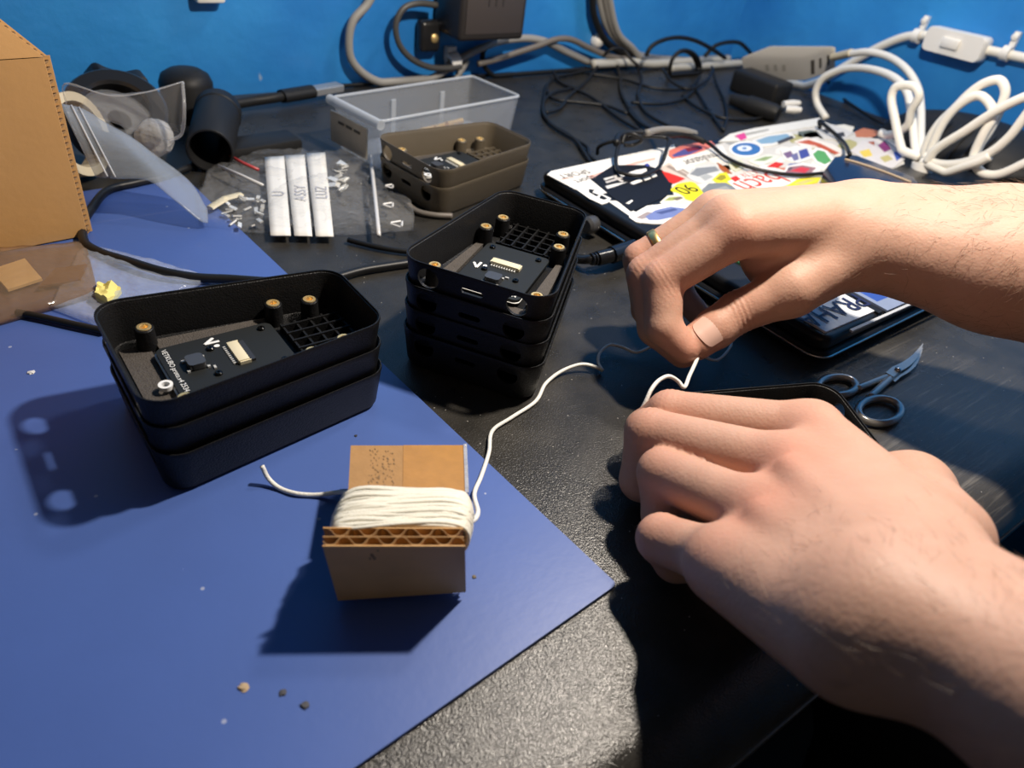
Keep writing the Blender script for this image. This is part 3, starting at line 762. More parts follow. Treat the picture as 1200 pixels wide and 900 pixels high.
W = (238, 236, 230)
def ell(cu, cv, ru, rv, n=22, a0=0): return [(cu + ru * math.cos(2 * PI * k / n), cv + rv * math.sin(2 * PI * k / n)) for k in range(n)]
sticker([(783, 204), (786, 184), (845, 168), (958, 140), (1000, 155), (1052, 171), (1060, 192), (985, 226), (900, 262), (815, 262), (792, 238)], (206, 203, 196))
rs = random.Random(12)
for k in range(36):
    cu, cv = rs.uniform(800, 1045), rs.uniform(150, 225)
    if not (168 - (cu - 845) * .25 < cv): continue
    w_, h_ = rs.uniform(8, 20), rs.uniform(3.5, 7.5); a0 = rs.uniform(0, 6)
    sticker([(cu + w_ * rs.uniform(.7, 1.1) * math.cos(a0 + t), cv + h_ * rs.uniform(.7, 1.1) * math.sin(a0 + t)) for t in (0, 1.05, 2.1, 3.15, 4.2, 5.25)], rs.choice([(225, 222, 215), (150, 150, 148), (96, 104, 96), (190, 120, 90), (120, 130, 165), (230, 226, 214), (84, 82, 86), (176, 170, 120)]), small=True)
stick_n[0] = 8
sticker([(641, 205), (646, 201), (720, 185), (790, 170), (800, 200), (760, 215), (700, 229), (690, 226), (673, 222)], W,
        [([(688, 207), (745, 190), (768, 185), (768, 188), (742, 194), (692, 210)], (226, 178, 165)), ([(655, 211), (672, 208), (673, 209), (656, 212)], (226, 178, 165))],
        [('SPORT', 685, 202, 660, 207, 0.011, (92, 84, 78)), ('sport', 698, 208, 674, 214, 0.011, (92, 84, 78))])
sticker([(676, 223), (690, 221), (716, 233), (712, 238), (705, 240), (690, 233)], W, [([(690, 222), (697, 223), (694, 226), (702, 229), (699, 231), (690, 226)], (20, 20, 22)), ([(704, 229), (712, 233), (708, 235), (702, 233)], (20, 20, 22))])
sticker([(712, 236), (722, 236), (760, 258), (750, 262), (738, 254)], W)
sticker([(770, 200), (783, 191), (802, 200), (826, 212), (818, 216), (796, 214)], (206, 190, 178), [([(780, 196), (784, 194), (815, 211), (811, 212)], (150, 135, 125)), ([(790, 196), (792, 194), (822, 211), (820, 212)], (160, 148, 138))])
sticker([(692, 211), (719, 194), (757, 194), (776, 200), (789, 214), (780, 231), (760, 240), (739, 249)], (22, 21, 24),
        [([(707, 210), (722, 206), (723, 207.5), (709, 212)], (215, 213, 208)), ([(709, 213.5), (728, 208), (730, 209.5), (711, 215.5)], (190, 185, 180)), ([(709, 219), (720, 216), (735, 214), (722, 219), (712, 222)], (215, 213, 208)), ([(720, 206.5), (731, 213), (728, 214.5), (718, 208)], (190, 185, 180)),
         ([(735, 203.5), (745, 200), (757, 198), (758, 201), (752, 204), (740, 206)], W), ([(726, 206), (731, 204.5), (732, 207), (728, 208.5)], W), ([(738, 215), (750, 210), (753, 213), (742, 217)], W), ([(753, 210), (761, 207.5), (763, 210), (756, 212.5)], W), ([(762, 206), (768, 204), (770, 207), (765, 209)], W), ([(733, 239), (740, 235), (742, 236), (737, 240)], W), ([(755, 193), (759, 192), (762, 195), (758, 196)], (60, 70, 150))])
sticker([(775, 201), (783, 203), (803, 210), (797, 213), (789, 216), (784, 214)], (205, 45, 32))
sticker([(773, 238), (782, 230), (800, 229), (803, 233), (796, 238), (779, 243)], (225, 222, 205), [([(778, 236), (784, 232), (795, 231), (798, 233), (788, 236)], (150, 158, 90)), ([(788, 234), (797, 231), (801, 233), (793, 236)], (110, 100, 90))])
sticker([(784, 224), (794, 216), (812, 213), (819, 220), (826, 230), (815, 237), (803, 234), (796, 227)], (232, 222, 40), [], [('90', 814, 219, 792, 226, 0.021, (35, 32, 20))], 0.003)
sticker([(736, 255), (744, 250), (758, 242), (785, 239), (815, 243), (810, 256), (786, 263), (765, 263), (745, 261)], W, [([(745, 256), (758, 249), (765, 250), (760, 256), (752, 258)], (150, 140, 140)), ([(756, 255), (768, 247), (786, 243), (808, 246), (796, 254), (772, 259), (760, 259)], (108, 122, 172)), ([(768, 250), (790, 245), (794, 247), (775, 252)], (70, 82, 130))], (), 0.003)
sticker([(771, 270), (782, 264), (805, 258), (808, 266), (790, 276), (779, 277)], W, [([(780, 268), (787, 266), (790, 270), (784, 272)], (60, 80, 150))], (), 0.003)
sticker([(784, 190), (846, 171), (852, 182), (830, 189), (793, 201)], (234, 230, 222), [], [('mulator', 846, 181, 796, 194, 0.016, (62, 58, 54))])
sticker([(783, 183), (784, 177), (800, 171), (833, 166), (838, 171), (815, 181), (788, 187)], (214, 120, 105), [([(787, 183), (800, 176), (820, 172), (824, 175), (808, 182), (790, 185)], (80, 80, 140)), ([(802, 175), (818, 172), (822, 176), (806, 179)], (120, 40, 60))])
sticker([(804, 207), (815, 196), (840, 193), (848, 200), (852, 206), (838, 213), (822, 216), (810, 212)], (205, 205, 202), [([(808, 205), (816, 198), (838, 196), (843, 201), (830, 204), (818, 208)], (130, 134, 138)), ([(820, 208), (828, 205), (836, 208), (826, 213)], (165, 168, 168))], (), 0.002)
sticker([(840, 191), (850, 197), (858, 204), (848, 203), (843, 199)], (160, 85, 40))
sticker([(852, 190), (868, 188), (875, 196), (862, 202), (856, 199)], (205, 205, 180), [([(855, 192), (866, 190), (870, 195), (862, 199)], (130, 125, 70))])
sticker([(834, 212), (843, 204), (851, 203), (857, 212), (866, 220), (856, 219), (842, 216)], (228, 216, 40), [([(838, 211), (844, 206), (849, 206), (851, 210), (845, 213)], (150, 140, 40))])
sticker([(822, 224), (830, 216), (850, 215), (868, 224), (852, 233), (835, 234), (826, 231)], (120, 126, 130), [([(832, 224), (850, 219), (858, 224), (840, 230)], (150, 152, 150))], (), 0.003)
sticker([(852, 214), (895, 194), (926, 203), (934, 214), (890, 228), (872, 231)], (240, 232, 226), [([(855, 210), (862, 207), (868, 211), (861, 214.5)], (205, 50, 38))], [('bach', 913, 207, 868, 222, 0.034, (208, 62, 45)), ('AKTIV', 892, 200, 868, 208, 0.012, (214, 120, 105))])
sticker(ell(874, 176, 20, 9.5), W, [(ell(874, 176, 17, 7.5), (60, 110, 170)), (ell(872, 175, 9, 3.5, 10), (215, 222, 230)), (ell(872, 175, 3, 1.4, 8), (90, 130, 180))])
sticker([(842, 167), (855, 158), (885, 151), (960, 139), (966, 147), (900, 158), (868, 166)], (226, 224, 216), [([(860, 160), (900, 152), (901, 154), (862, 163)], (170, 168, 160))])
sticker([(861, 160), (872, 156.5), (875, 163), (868, 166)], (212, 70, 140))
sticker([(880, 166), (898, 159), (926, 156), (932, 162), (905, 172), (890, 173)], (226, 224, 218), [([(885, 166), (900, 161), (922, 158), (927, 162), (905, 169), (892, 170)], (130, 165, 190)), ([(910, 167), (928, 160), (930, 163), (912, 170)], (70, 70, 75))])
sticker([(914, 177), (932, 172), (950, 172), (954, 186), (935, 192), (918, 188)], (228, 226, 220), [([(917, 181), (926, 178), (930, 184), (922, 187)], (120, 95, 130)), ([(935, 178), (945, 175), (949, 184), (938, 188)], (70, 80, 150)), ([(926, 183), (934, 180), (936, 188), (930, 190)], (110, 110, 150))], (), 0.002)
sticker([(948, 180), (956, 174), (968, 176), (978, 190), (966, 197), (955, 192)], W, [([(952, 182), (958, 177), (966, 179), (974, 190), (966, 194), (957, 190)], (90, 160, 95))], (), 0.002)
sticker([(930, 167), (945, 162), (975, 170), (990, 179), (984, 184), (958, 173), (938, 172)], (236, 226, 216), [([(933, 168), (947, 165), (962, 170), (984, 181), (978, 182), (955, 172)], (190, 90, 60))])
sticker([(917, 204), (922, 196), (940, 192), (962, 196), (958, 206), (930, 212), (919, 209)], (232, 226, 222), [([(920, 203), (925, 197), (940, 195), (956, 198), (950, 204), (928, 208), (922, 207)], (150, 110, 115)), ([(925, 202), (938, 197), (949, 199), (943, 204)], (200, 60, 70)), ([(922, 199), (925, 197), (929, 198), (924, 202)], (90, 80, 90))], (), 0.002)
sticker([(898, 197), (908, 191), (918, 193), (910, 198)], (205, 50, 40))
sticker([(918, 221), (935, 211), (962, 209), (958, 215), (935, 222)], (226, 214, 60), [([(930, 217), (945, 212), (955, 212), (940, 218)], (200, 190, 120))])
sticker([(876, 190), (900, 182), (914, 184), (906, 190), (890, 196)], (220, 222, 210), [([(882, 190), (896, 185), (906, 185), (896, 190)], (140, 160, 110))])
sticker([(955, 153), (975, 147), (1000, 157), (985, 166), (965, 164)], (210, 208, 204), [([(962, 154), (972, 151), (976, 155), (968, 158)], (70, 70, 72)), ([(976, 158), (988, 156), (990, 161), (980, 163)], (60, 60, 64))])
sticker([(996, 178), (1010, 166), (1032, 163), (1054, 172), (1060, 188), (1045, 199), (1018, 192)], (214, 210, 208), [([(1028, 172), (1036, 166), (1044, 176), (1036, 180)], (140, 60, 120)), ([(1006, 179), (1018, 176), (1022, 184), (1012, 186)], (226, 200, 90)), ([(1030, 186), (1040, 183), (1046, 188), (1036, 192)], (190, 180, 120)), ([(1016, 168), (1024, 167), (1024, 172)], (180, 100, 70)), ([(1046, 180), (1054, 178), (1056, 186), (1050, 190)], (60, 90, 170))], (), 0.003)
# the licence-plate sticker at the near corner and its neighbours
pn = at(967, 391, ZL); pe = at(1027, 365, ZL); dx = (pe - pn).normalized(); dy = Vector((-dx.y, dx.x, 0))
def lw(a, b): p = pn + dx * a + dy * b; return (p.x, p.y)
LEN = (pe - pn).length
sticker([lw(0.0, 0.0), lw(LEN, 0.0), lw(LEN, 0.055), lw(0.0, 0.055)], (205, 208, 212), [([lw(0, 0.052), lw(LEN, 0.052), lw(LEN, 0.055), lw(0, 0.055)], (70, 90, 150))], (), 0.001, world=True)
c = pn + dx * (LEN * 0.47) + dy * 0.0135
bm = B(); text_mesh('PRAHA', 0.021, Matrix.Translation((c.x, c.y, ZL + 0.0022)) @ rot2(math.atan2(dx.y, dx.x) + PI), bm); obj('lettering', bm, scol((28, 34, 70)), [o for o in lap.children if o.name.startswith('sticker')][-1], smooth=None)
sticker([lw(LEN - .003, -0.003), lw(LEN + 0.002, -0.003), lw(LEN + 0.002, 0.05), lw(LEN - .003, 0.05)], (18, 18, 20), world=True)
sticker([lw(LEN + .006, -0.004), lw(LEN + 0.095, -0.004), lw(LEN + 0.095, 0.05), lw(LEN + .006, 0.05)], (120, 132, 158), [([lw(LEN + .010, .006), lw(LEN + 0.030, .006), lw(LEN + 0.030, .045), lw(LEN + .010, .045)], (45, 75, 150)), ([lw(LEN + .024, .004), lw(LEN + 0.048, .004), lw(LEN + 0.052, .030), lw(LEN + .036, .034)], (22, 22, 26)), ([lw(LEN + .034, .012), lw(LEN + 0.044, .010), lw(LEN + 0.046, .024), lw(LEN + .038, .026)], (208, 198, 178))], world=True)
sticker([(700, 600)] and [lw(0.30 * LEN, -0.0075), lw(LEN + 0.11, -0.0075), lw(LEN + 0.11, -0.0055), lw(0.30 * LEN, -0.0055)], (175, 178, 182), world=True)
# stickers that carry on under the arm
for i, (a, b, ww, hh, cc) in enumerate([(.02, .075, .05, .04, (60, 120, 80)), (.09, .065, .06, .05, (190, 190, 195)), (.17, .03, .07, .06, (200, 90, 50)), (.16, .10, .06, .035, (40, 60, 120)), (.26, .05, .06, .06, (225, 222, 215)), (.26, .13, .05, .03, (230, 210, 70))]):
    sticker([lw(a, b), lw(a + ww, b), lw(a + ww, b + hh), lw(a, b + hh)], cc, [([lw(a + .008, b + .008), lw(a + ww - .008, b + .010), lw(a + ww * .5, b + hh - .006)], (90 + 20 * i, 90, 120))], (), 0.006, world=True)
# video plug in the left side
bm = B(); tube(bm, [at(742, 290, .012), at(722, 297, .012), at(716, 299, .012)], 0.0062, 10); tube(bm, [at(716, 299, .012), at(700, 303, .011)], 0.0052, 10); cable(bm, [at(702, 302, .011), at(690, 304, .010), at(676, 303, .006), at(655, 296, .004), at(640, 285, .004)], 0.0034, 8)
for k in range(4):
    p = at(704 - k * 3.2, 302 + k * .6, .011); q = at(702.4 - k * 3.2, 302.3 + k * .6, .011); tube(bm, [p, q], 0.0052 - .0003 * k, 10)
tag(obj('video_cable', bm, mat('glossy_black', (0.010, 0.010, 0.011), 0.2), smooth=0.9), 'black video cable with ribbed plug in the left side of the laptop', 'cable')
bm = B(); lathe(bm, [(0.0, 0), (0.006, 0), (0.0068, 0.002), (0.0068, 0.008), (0.005, 0.010), (0, 0.010)][1:-1], 18, frame(at(697, 262, .010), (-1, -0.1, 0)))
tag(obj('round_plug', bm, mat('dark_grey_plug', (0.05, 0.05, 0.052), 0.35), smooth=0.7), 'small dark grey round plug between the laptop and the stack of four', 'plug')

# ---------------------------------------------------------------- navy folded case lying on the laptop
bm = B()
pl = [pz(u, v, ZL + .013) for u, v in ((966, 200), (976, 187), (998, 184), (1070, 211), (1082, 226), (1040, 240), (985, 230))]
if sum(pl[j - 1][0] * pl[j][1] - pl[j][0] * pl[j - 1][1] for j in range(len(pl))) < 0: pl = pl[::-1]
cx = sum(p[0] for p in pl) / len(pl); cy = sum(p[1] for p in pl) / len(pl)
pr = roundpoly(pl, 0.006, 5)
loftrings(bm, [[Vector((cx + (x - cx) * s, cy + (y - cy) * s, z)) for x, y in pr] for s, z in ((.97, ZL + .0015), (1, ZL + .004), (1, ZL + .013), (.97, ZL + .016), (.9, ZL + .017))])
cs = tag(obj('folded_case', bm, mat('navy_leather', (0.012, 0.020, 0.048), 0.22), smooth=0.6), 'dark navy glossy case lying on the laptop beside the farther arm', 'case')
bm = B(); tube(bm, catmull([Vector((*pz(u, v, ZL + .018), ZL + .0175)) for u, v in ((990, 186), (1002, 189), (1035, 200), (1068, 213))], 5), 0.0010, 6); obj('edge_piping', bm, mat('tan_edge', (0.45, 0.34, 0.22), 0.5), cs, smooth=3.2, label='tan edge line')

# ---------------------------------------------------------------- cardboard box at the left
bx = at(103, 277, MT); hb = 0.108
pa = math.radians(5.0)
ex = Vector((-math.cos(pa), -math.sin(pa), 0))      # along the front panel, away to the left
ny = Vector((-ex.y, ex.x, 0));                       # towards the viewer or away
if ny.y < 0: ny = -ny
BW, BD_ = 0.20, 0.16
M_CARDB = mat('box_cardboard', (0.55, 0.30, 0.105), 0.7, bump=0.12, scale=260, var=0.14, vscale=30)
cbx = thing('cardboard_box', 'tan corrugated cardboard box with raw fluted edge at the left', 'box', bx + ex * (BW / 2) + ny * (BD_ / 2))
Z = Vector((0, 0, 1)); ct = 0.0042
bm = B()   # front panel, flutes run horizontally so they show on its right edge
corr_panel(bm, bx + Z * hb, bx, bx + ex * 0.0, bx, ct) if False else None
p00, p10 = bx + ex * BW + Z * 0.001, bx + ex * BW + Z * hb
corr_panel(bm, p00, p10, bx + Z * hb, bx + Z * 0.001, ct if (p10 - p00).cross(bx - p00).dot(ny) > 0 else -ct, 0, 1, 30, 1, 0, -ex * 1.0)
bmesh.ops.recalc_face_normals(bm, faces=bm.faces)
obj('front_panel', bm, [M_CARDB, M_CARD_D], cbx, smooth=0.5)
bm = B()   # top flap, cut at a slant and bent back
t0 = bx + Z * (hb + .0005)
fu = (Z * 0.97 + ny * 0.22).normalized()
f00, f10, f11, f01 = t0 + ex * BW, t0 + ex * BW + fu * 0.10, t0 + fu * 0.070 + ex * 0.062, t0
corr_panel(bm, f00, f10, f11, f01, ct if (f10 - f00).cross(f01 - f00).dot(ny) > 0 else -ct, 0, 1, 24, 1, 0, -ex * 0.7)
bmesh.ops.recalc_face_normals(bm, faces=bm.faces)
obj('top_flap', bm, [M_CARDB, M_CARD_D], cbx, smooth=0.5)
bm = B(); 
def panel(bm, o, a, b, t): add(bm, [o, o + a, o + a + b, o + b, o + t, o + a + t, o + a + b + t, o + b + t], [(3, 2, 1, 0), (4, 5, 6, 7), (0, 1, 5, 4), (1, 2, 6, 5), (2, 3, 7, 6), (3, 0, 4, 7)]); bmesh.ops.recalc_face_normals(bm, faces=bm.faces)
panel(bm, bx + ex * .006 + ny * ct + Z * .001, ny * BD_, Z * (hb - .006), ex * ct); obj('side_panel', bm, M_CARDB, cbx, smooth=None)
bm = B(); panel(bm, bx + ex * BW + ny * ct + Z * .001, ny * BD_, Z * (hb - .006), -ex * ct); obj('side_panel', bm, M_CARDB, cbx, smooth=None)
bm = B(); panel(bm, bx + ex * .006 + ny * (BD_ + ct) + Z * .001, ex * (BW - .006), Z * (hb - .006), ny * ct); obj('back_panel', bm, M_CARDB, cbx, smooth=None)
bm = B(); panel(bm, bx + ex * .008 + ny * (ct + .001) + Z * .0015, ex * (BW - .014), ny * (BD_ - .002), Z * ct); obj('bottom_panel', bm, M_CARDB, cbx, smooth=None)
bm = B(); panel(bm, t0 + fu * 0.060 + ex * .05 - ny * .0012, ex * (BW - .05), fu * 0.026, -ny * .0004); obj('packing_tape', bm, mat('pale_tape', (0.55, 0.40, 0.25), 0.25), cbx, smooth=None)

# ---------------------------------------------------------------- plastic bags
F_BROWN = film('antistatic_film', (0.30, 0.215, 0.15, 1), 0.28, 0.14, 0.7, 55)
F_CLEAR = film('clear_bag_film', (0.62, 0.68, 0.80, 1), 0.13, 0.10, 0.9, 60)
F_MILK = film('milky_bag_film', (0.36, 0.39, 0.43, 1), 0.26, 0.2, 0.5, 50)
F_CRISP = film('crinkled_bag_film', (0.50, 0.50, 0.50, 1), 0.02, 0.10, 1.0, 130, .26)
bm = B(); sheet(bm, [at(-40, 392, MT + .001), at(116, 347, MT + .001), at(101, 286, MT + .001), at(-40, 300, MT + .001)], 26, 14, .0016, .0022, 26, 3.1, .004)
t = obj('antistatic_bag', bm, F_BROWN, smooth=3.2); tag(t, 'brownish see-through bag poking out from under the cardboard box', 'bag')
bm = B(); sheet(bm, [at(10, 342, MT + .003), at(50, 329, MT + .003), at(30, 306, MT + .003), at(-12, 318, MT + .003)], 4, 4, .0012, .0006, 60, 1)
obj('paper_insert', bm, mat('beige_paper', (0.85, 0.70, 0.36), 0.7), t, smooth=0.6, label='beige paper piece inside the bag')
bm = B(); sheet(bm, [at(46, 338, MT + .0035), at(95, 330, MT + .0035), at(104, 312, MT + .0035), at(66, 316, MT + .0035)], 4, 3, .001, .0005, 60, 2)
obj('paper_insert', bm, mat('brown_insert', (0.16, 0.085, 0.03), 0.6), t, smooth=0.6, label='dark brown piece inside the bag')
bm = B(); sheet(bm, [at(60, 362, MT + .0004), at(140, 392, MT + .0004), at(246, 328, MT + .0004), at(98, 288, MT + .0004)], 26, 22, .0012, .0022, 28, 8.3, .002)
t = obj('clear_bag', bm, F_CLEAR, smooth=3.2); tag(t, 'clear plastic bag with a yellow scrap, behind the stack on the mat', 'bag')
bm = B(); sheet(bm, [at(113, 352, MT + .002), at(128, 361, MT + .002), at(143, 344, MT + .002), at(118, 338, MT + .002)], 8, 8, .002, .004, 160, 4.0, .001)
obj('foam_scrap', bm, mat('yellow_foam', (0.85, 0.72, 0.22), 0.8, bump=0.4, scale=300), t, smooth=0.6, label='pale yellow scrap inside the bag')
# milky zip bag leaning from the tape down to the desk
bm = B()
cA, cB, cC, cD = at(112, 206, .030), at(73, 121, .062), at(150, 150, .052), at(178, 213, .028)
stA = [(at(112, 206, .030), at(70, 121, .066)), (at(140, 209, .031), at(97, 128, .060)), (at(176, 213, .030), at(140, 152, .050)), (at(206, 236, .020), at(182, 180, .036)), (at(236, 260, .008), at(222, 212, .020)), (at(244, 262, .006), at(243, 244, .010))]
NXm, NYm = 30, 14
lo = catmull([a for a, b in stA], 6); hi = catmull([b for a, b in stA], 6)
rings_t = []
for i in range(len(lo)):
    row = []
    for j in range(NYm + 1):
        tt = j / NYm
        p = lo[i].lerp(hi[i], tt) + Vector((0, 0, 1)) * (.0015 * noise.noise(lo[i].lerp(hi[i], tt) * 45)) + Vector((0, -1, .4)) * .004 * math.sin(PI * tt) * math.sin(PI * i / (len(lo) - 1))
        row.append(p)
    rings_t.append(row)
closed_r = [r_ + [p + Vector((0, .0012, -.0008)) for p in r_[::-1]] for r_ in rings_t]
loftrings(bm, closed_r); bmesh.ops.recalc_face_normals(bm, faces=bm.faces)
t = tag(obj('zip_bag', bm, F_MILK, smooth=3.2), 'empty milky zip bag sloping down from the cardboard box', 'bag')
bm = B(); tube(bm, [lo[3].lerp(hi[3], k / 8) + Vector((0, -.0012, .0008)) for k in range(9)], .0006, 6); tube(bm, [lo[5].lerp(hi[5], k / 8) + Vector((0, -.0014, .0010)) for k in range(9)], .0005, 6)
obj('zip_seal', bm, mat('zip_white', (0.5, 0.52, 0.55), 0.4), t, smooth=3.2)
# crinkled bag with three white label strips
bm = B()
oc = [at(240, 268, .001), at(484, 270, .001), at(456, 181, .001), at(270, 182, .001)]
sheet(bm, oc, 60, 26, .0015, .0055, 42, 5.5, .003, edge=lambda s, t: (-.012 * math.sin(PI * t) * (1 - s) + .004 * math.sin(3 * PI * t) * s, -.010 * math.sin(PI * s) * (1 - t), 0))
lb = tag(obj('label_bag', bm, F_CRISP, smooth=3.2), 'crinkled clear zip bag with three white label strips', 'bag')
M_LABEL = mat('paper_label', (0.80, 0.79, 0.75), 0.6, var=0.06, vscale=60)
for i, (a, b_, c_, d, wr) in enumerate((((317, 277), (341, 277), (333, 184), (310, 185), 'U'), ((345, 277), (366, 277.5), (357, 182), (334, 183), 'ASSY'), ((370, 278), (391, 278), (381, 180), (359, 181), 'LUZ'))):
    bm = B(); sheet(bm, [at(*a, .0055), at(*b_, .0055), at(*c_, .0085), at(*d, .0085)], 3, 14, .0004, .0006, 40, 2 + i, .0004)
    s = obj('label_strip', bm, M_LABEL, lb, smooth=3.2)
    q0 = at((a[0] + c_[0]) / 2 + 2, (a[1] + c_[1]) / 2 - 4, .0088); dd = at(c_[0], c_[1], .0165) - at(b_[0], b_[1], .0165)
    bm = B(); text_mesh(wr, .012, Matrix.Translation((q0.x, q0.y, .0088)) @ rot2(math.atan2(dd.y, dd.x)), bm); obj('handwriting', bm, mat('pencil', (0.48, 0.48, 0.52), 0.7), s, smooth=None)
bm = B(); tube(bm, [at(434, 183, .011).lerp(at(444, 276, .011), k / 8) + Vector((0, 0, .002 * math.sin(PI * k / 8))) for k in range(9)], .0016, 6); obj('zip_seal', bm, mat('zip_clear', (0.62, 0.62, 0.62), 0.25), lb, smooth=3.2)
bm = B(); tube(bm, [at(256, 194, .011), at(282, 205, .012), at(308, 217, .011)], .0012, 6); obj('zip_seal', bm, mat('zip_clear', (0.6, 0.6, 0.6), 0.25), lb, smooth=3.2)
bm = B(); tube(bm, [at(270, 183, .011), at(285, 191, .0125), at(303, 199, .011)], .0013, 6); obj('zip_line', bm, mat('red_line', (0.45, 0.05, 0.05), 0.4), lb, smooth=3.2, label='red zip line')
for (u, v, s_) in ((456, 240, .0052), (466, 262, .0060), (452, 200, .0045), (457, 218, .0042)):
    p = at(u, v, .0105); bm = B()
    for k in range(3):
        a0 = 2 * PI * k / 3 + .5; P0 = p + Vector((math.cos(a0), math.sin(a0), 0)) * s_; P1 = p + Vector((math.cos(a0 + 2.1), math.sin(a0 + 2.1), 0)) * s_
        tube(bm, [P0.lerp(P1, .12), P0.lerp(P1, .88)], .0007, 4)
    obj('recycling_mark', bm, mat('mark_white', (0.7, 0.7, 0.7), 0.5), lb, smooth=None)
bm = B()
pp = at(246, 244, .006); qq = at(282, 228, .006); tube(bm, [pp, pp.lerp(qq, .5) + Vector((0, 0, .002)), qq], .0032, 8, flat=.5)
obj('cream_part', bm, M_CREAM, lb, smooth=0.9, label='cream plastic stick inside the bag')
bm = B(); rnd = random.Random(4)
for k in range(26):
    u = rnd.uniform(262, 308); v = rnd.uniform(228, 266); p = at(u, v, rnd.uniform(.003, .008))
    Mx = frame(p, (rnd.uniform(-.6, .6), rnd.uniform(-.6, .6), 1)) @ rot2(rnd.uniform(0, 6)); abox(bm, (-.003, -.0012, -.0005), (.003, .0012, .0005), Mx)
o = obj('metal_bits', bm, mat('foil', (0.8, 0.8, 0.77), .35, metal=.35), lb, smooth=None); o['kind'] = 'stuff'
bm = B()
for k in range(14):
    u = rnd.uniform(388, 404); v = rnd.uniform(190, 222); p = at(u, v, rnd.uniform(.004, .009))
    Mx = frame(p, (rnd.uniform(-.6, .6), rnd.uniform(-.6, .6), 1)) @ rot2(rnd.uniform(0, 6)); abox(bm, (-.004, -.0025, -.0004), (.004, .0025, .0004), Mx)
o = obj('metal_bits', bm, mat('foil', (0.8, 0.8, 0.77), .35, metal=.35), lb, smooth=None); o['kind'] = 'stuff'
# ---------------------------------------------------------------- things on the left by the wall
# cream tape roll standing on edge
tc_ = at(96, 165, .030)
bm = B(); lathe(bm, [(0.0225, -.008), (0.0225, .008), (0.0285, .008), (0.0285, -.008)], 36, frame(tc_ + Vector((-.004, .012, 0)), (0.62, -0.62, 0.25)), closed=True); bmesh.ops.recalc_face_normals(bm, faces=bm.faces)
tag(obj('tape_roll', bm, mat('masking_tape', (0.66, 0.57, 0.40), 0.6, bump=0.2, scale=300), smooth=0.6), 'cream roll of masking tape on edge beside the cardboard box', 'tape')
# black roll
bc = at(146, 150, .030) + Vector((0, .02, 0))
bm = B(); Mf = frame(bc, (-.05, -.55, .8))
lathe(bm, [(0.022, -.012), (0.022, .012), (0.024, .014), (0.033, .014), (0.035, .012), (0.035, -.012)], 40, Mf, closed=True); bmesh.ops.recalc_face_normals(bm, faces=bm.faces)
tag(obj('rubber_ring', bm, mat('satin_black', (0.014, 0.014, 0.015), 0.3), smooth=0.6), 'thick black ring lying behind the clear plastic pieces', 'ring')
# saddle-shaped black grip
bm = B(); rings_ = []
sp = [at(u, v, z) for u, v, z in ((112, 104, .045), (124, 92, .053), (140, 98, .052), (160, 103, .052), (180, 101, .053), (186, 112, .046))]
sp = catmull(sp, 5)
for i, p in enumerate(sp):
    p = p + Vector((0, .03, 0)); hgt = 0.05
    rings_.append([p + Vector((0, -.012, -.010)), p + Vector((0, -.008, 0)), p + Vector((0, .008, .001)), p + Vector((0, .018, -.012)), Vector((p.x, p.y + .018, .004)), Vector((p.x, p.y - .012, .004))])
loftrings(bm, rings_); bmesh.ops.recalc_face_normals(bm, faces=bm.faces)
tag(obj('saddle_grip', bm, M_RUBBER, smooth=1.0), 'black saddle-shaped rubber piece against the blue wall', 'grip')
bm = B(); pd = at(220, 122, .016) + Vector((0.004, .012, 0))
lathe(bm, [(0.022, -.0305), (0.022, .000), (0.0195, .006), (0.013, .010), (0.004, .0115)], 28, Matrix.Translation((pd.x, pd.y, .031)))
tag(obj('domed_pot', bm, M_RUBBER, smooth=1.0), 'black domed pot between the saddle-shaped piece and the black tube', 'pot')
# open black tube
f0 = at(246, 177, .018); f1 = f0 + Vector((.034, .080, 0.003)); dirt = (f1 - f0).normalized(); LT = (f1 - f0).length
bm = B(); Mf = frame(f0, dirt)
lathe(bm, [(0.0165, 0), (0.0174, .0015), (0.0178, LT - .016), (0.0186, LT - .015), (0.0186, LT - .004), (0.017, LT), (0.004, LT + .001), (0.004, LT - .004), (0.0140, LT - .006), (0.0148, .002), (0.0154, 0)], 36, Mf, closed=True); bmesh.ops.recalc_face_normals(bm, faces=bm.faces)
tag(obj('black_tube', bm, M_RUBBER, smooth=0.6), 'open-ended black plastic tube lying by the wall', 'tube')
# clear plastic: blister sheet, dispenser
F_RIGID = film('clear_rigid', (0.5, 0.5, 0.5, 1), 0.05, 0.06, 0.2, 40)
pb = [at(u, v, z) for u, v, z in ((78, 124, .055), (76, 98, .072), (128, 112, .066), (172, 108, .066), (214, 96, .070), (216, 130, .054), (212, 158, .036), (198, 165, .032), (150, 150, .042))]
bm = B(); n = len(pb)
fr_ = [p + Vector((0, 0, 0)) for p in pb]; bk = [p + Vector((0, .0015, 0)) for p in pb]
add(bm, fr_ + bk, [tuple(range(n)), tuple(range(n, 2 * n))[::-1]] + [(i, n + i, n + (i + 1) % n, (i + 1) % n) for i in range(n)]); bmesh.ops.recalc_face_normals(bm, faces=bm.faces)
bl_ = tag(obj('blister_pack', bm, F_RIGID, smooth=None), 'clear plastic blister sheet standing before the black ring', 'packaging')
bm = B(); tube(bm, catmull(pb[4:8], 6), .0012, 6); tube(bm, catmull(pb[0:5], 6), .0005, 6); obj('rim', bm, film('clear_rim', (0.65, 0.65, 0.65, 1), 0.2, 0.1), bl_, smooth=3.2)
dc = at(134, 154, .026)
bm = B(); Mf = frame(dc, (.25, -.6, .75))
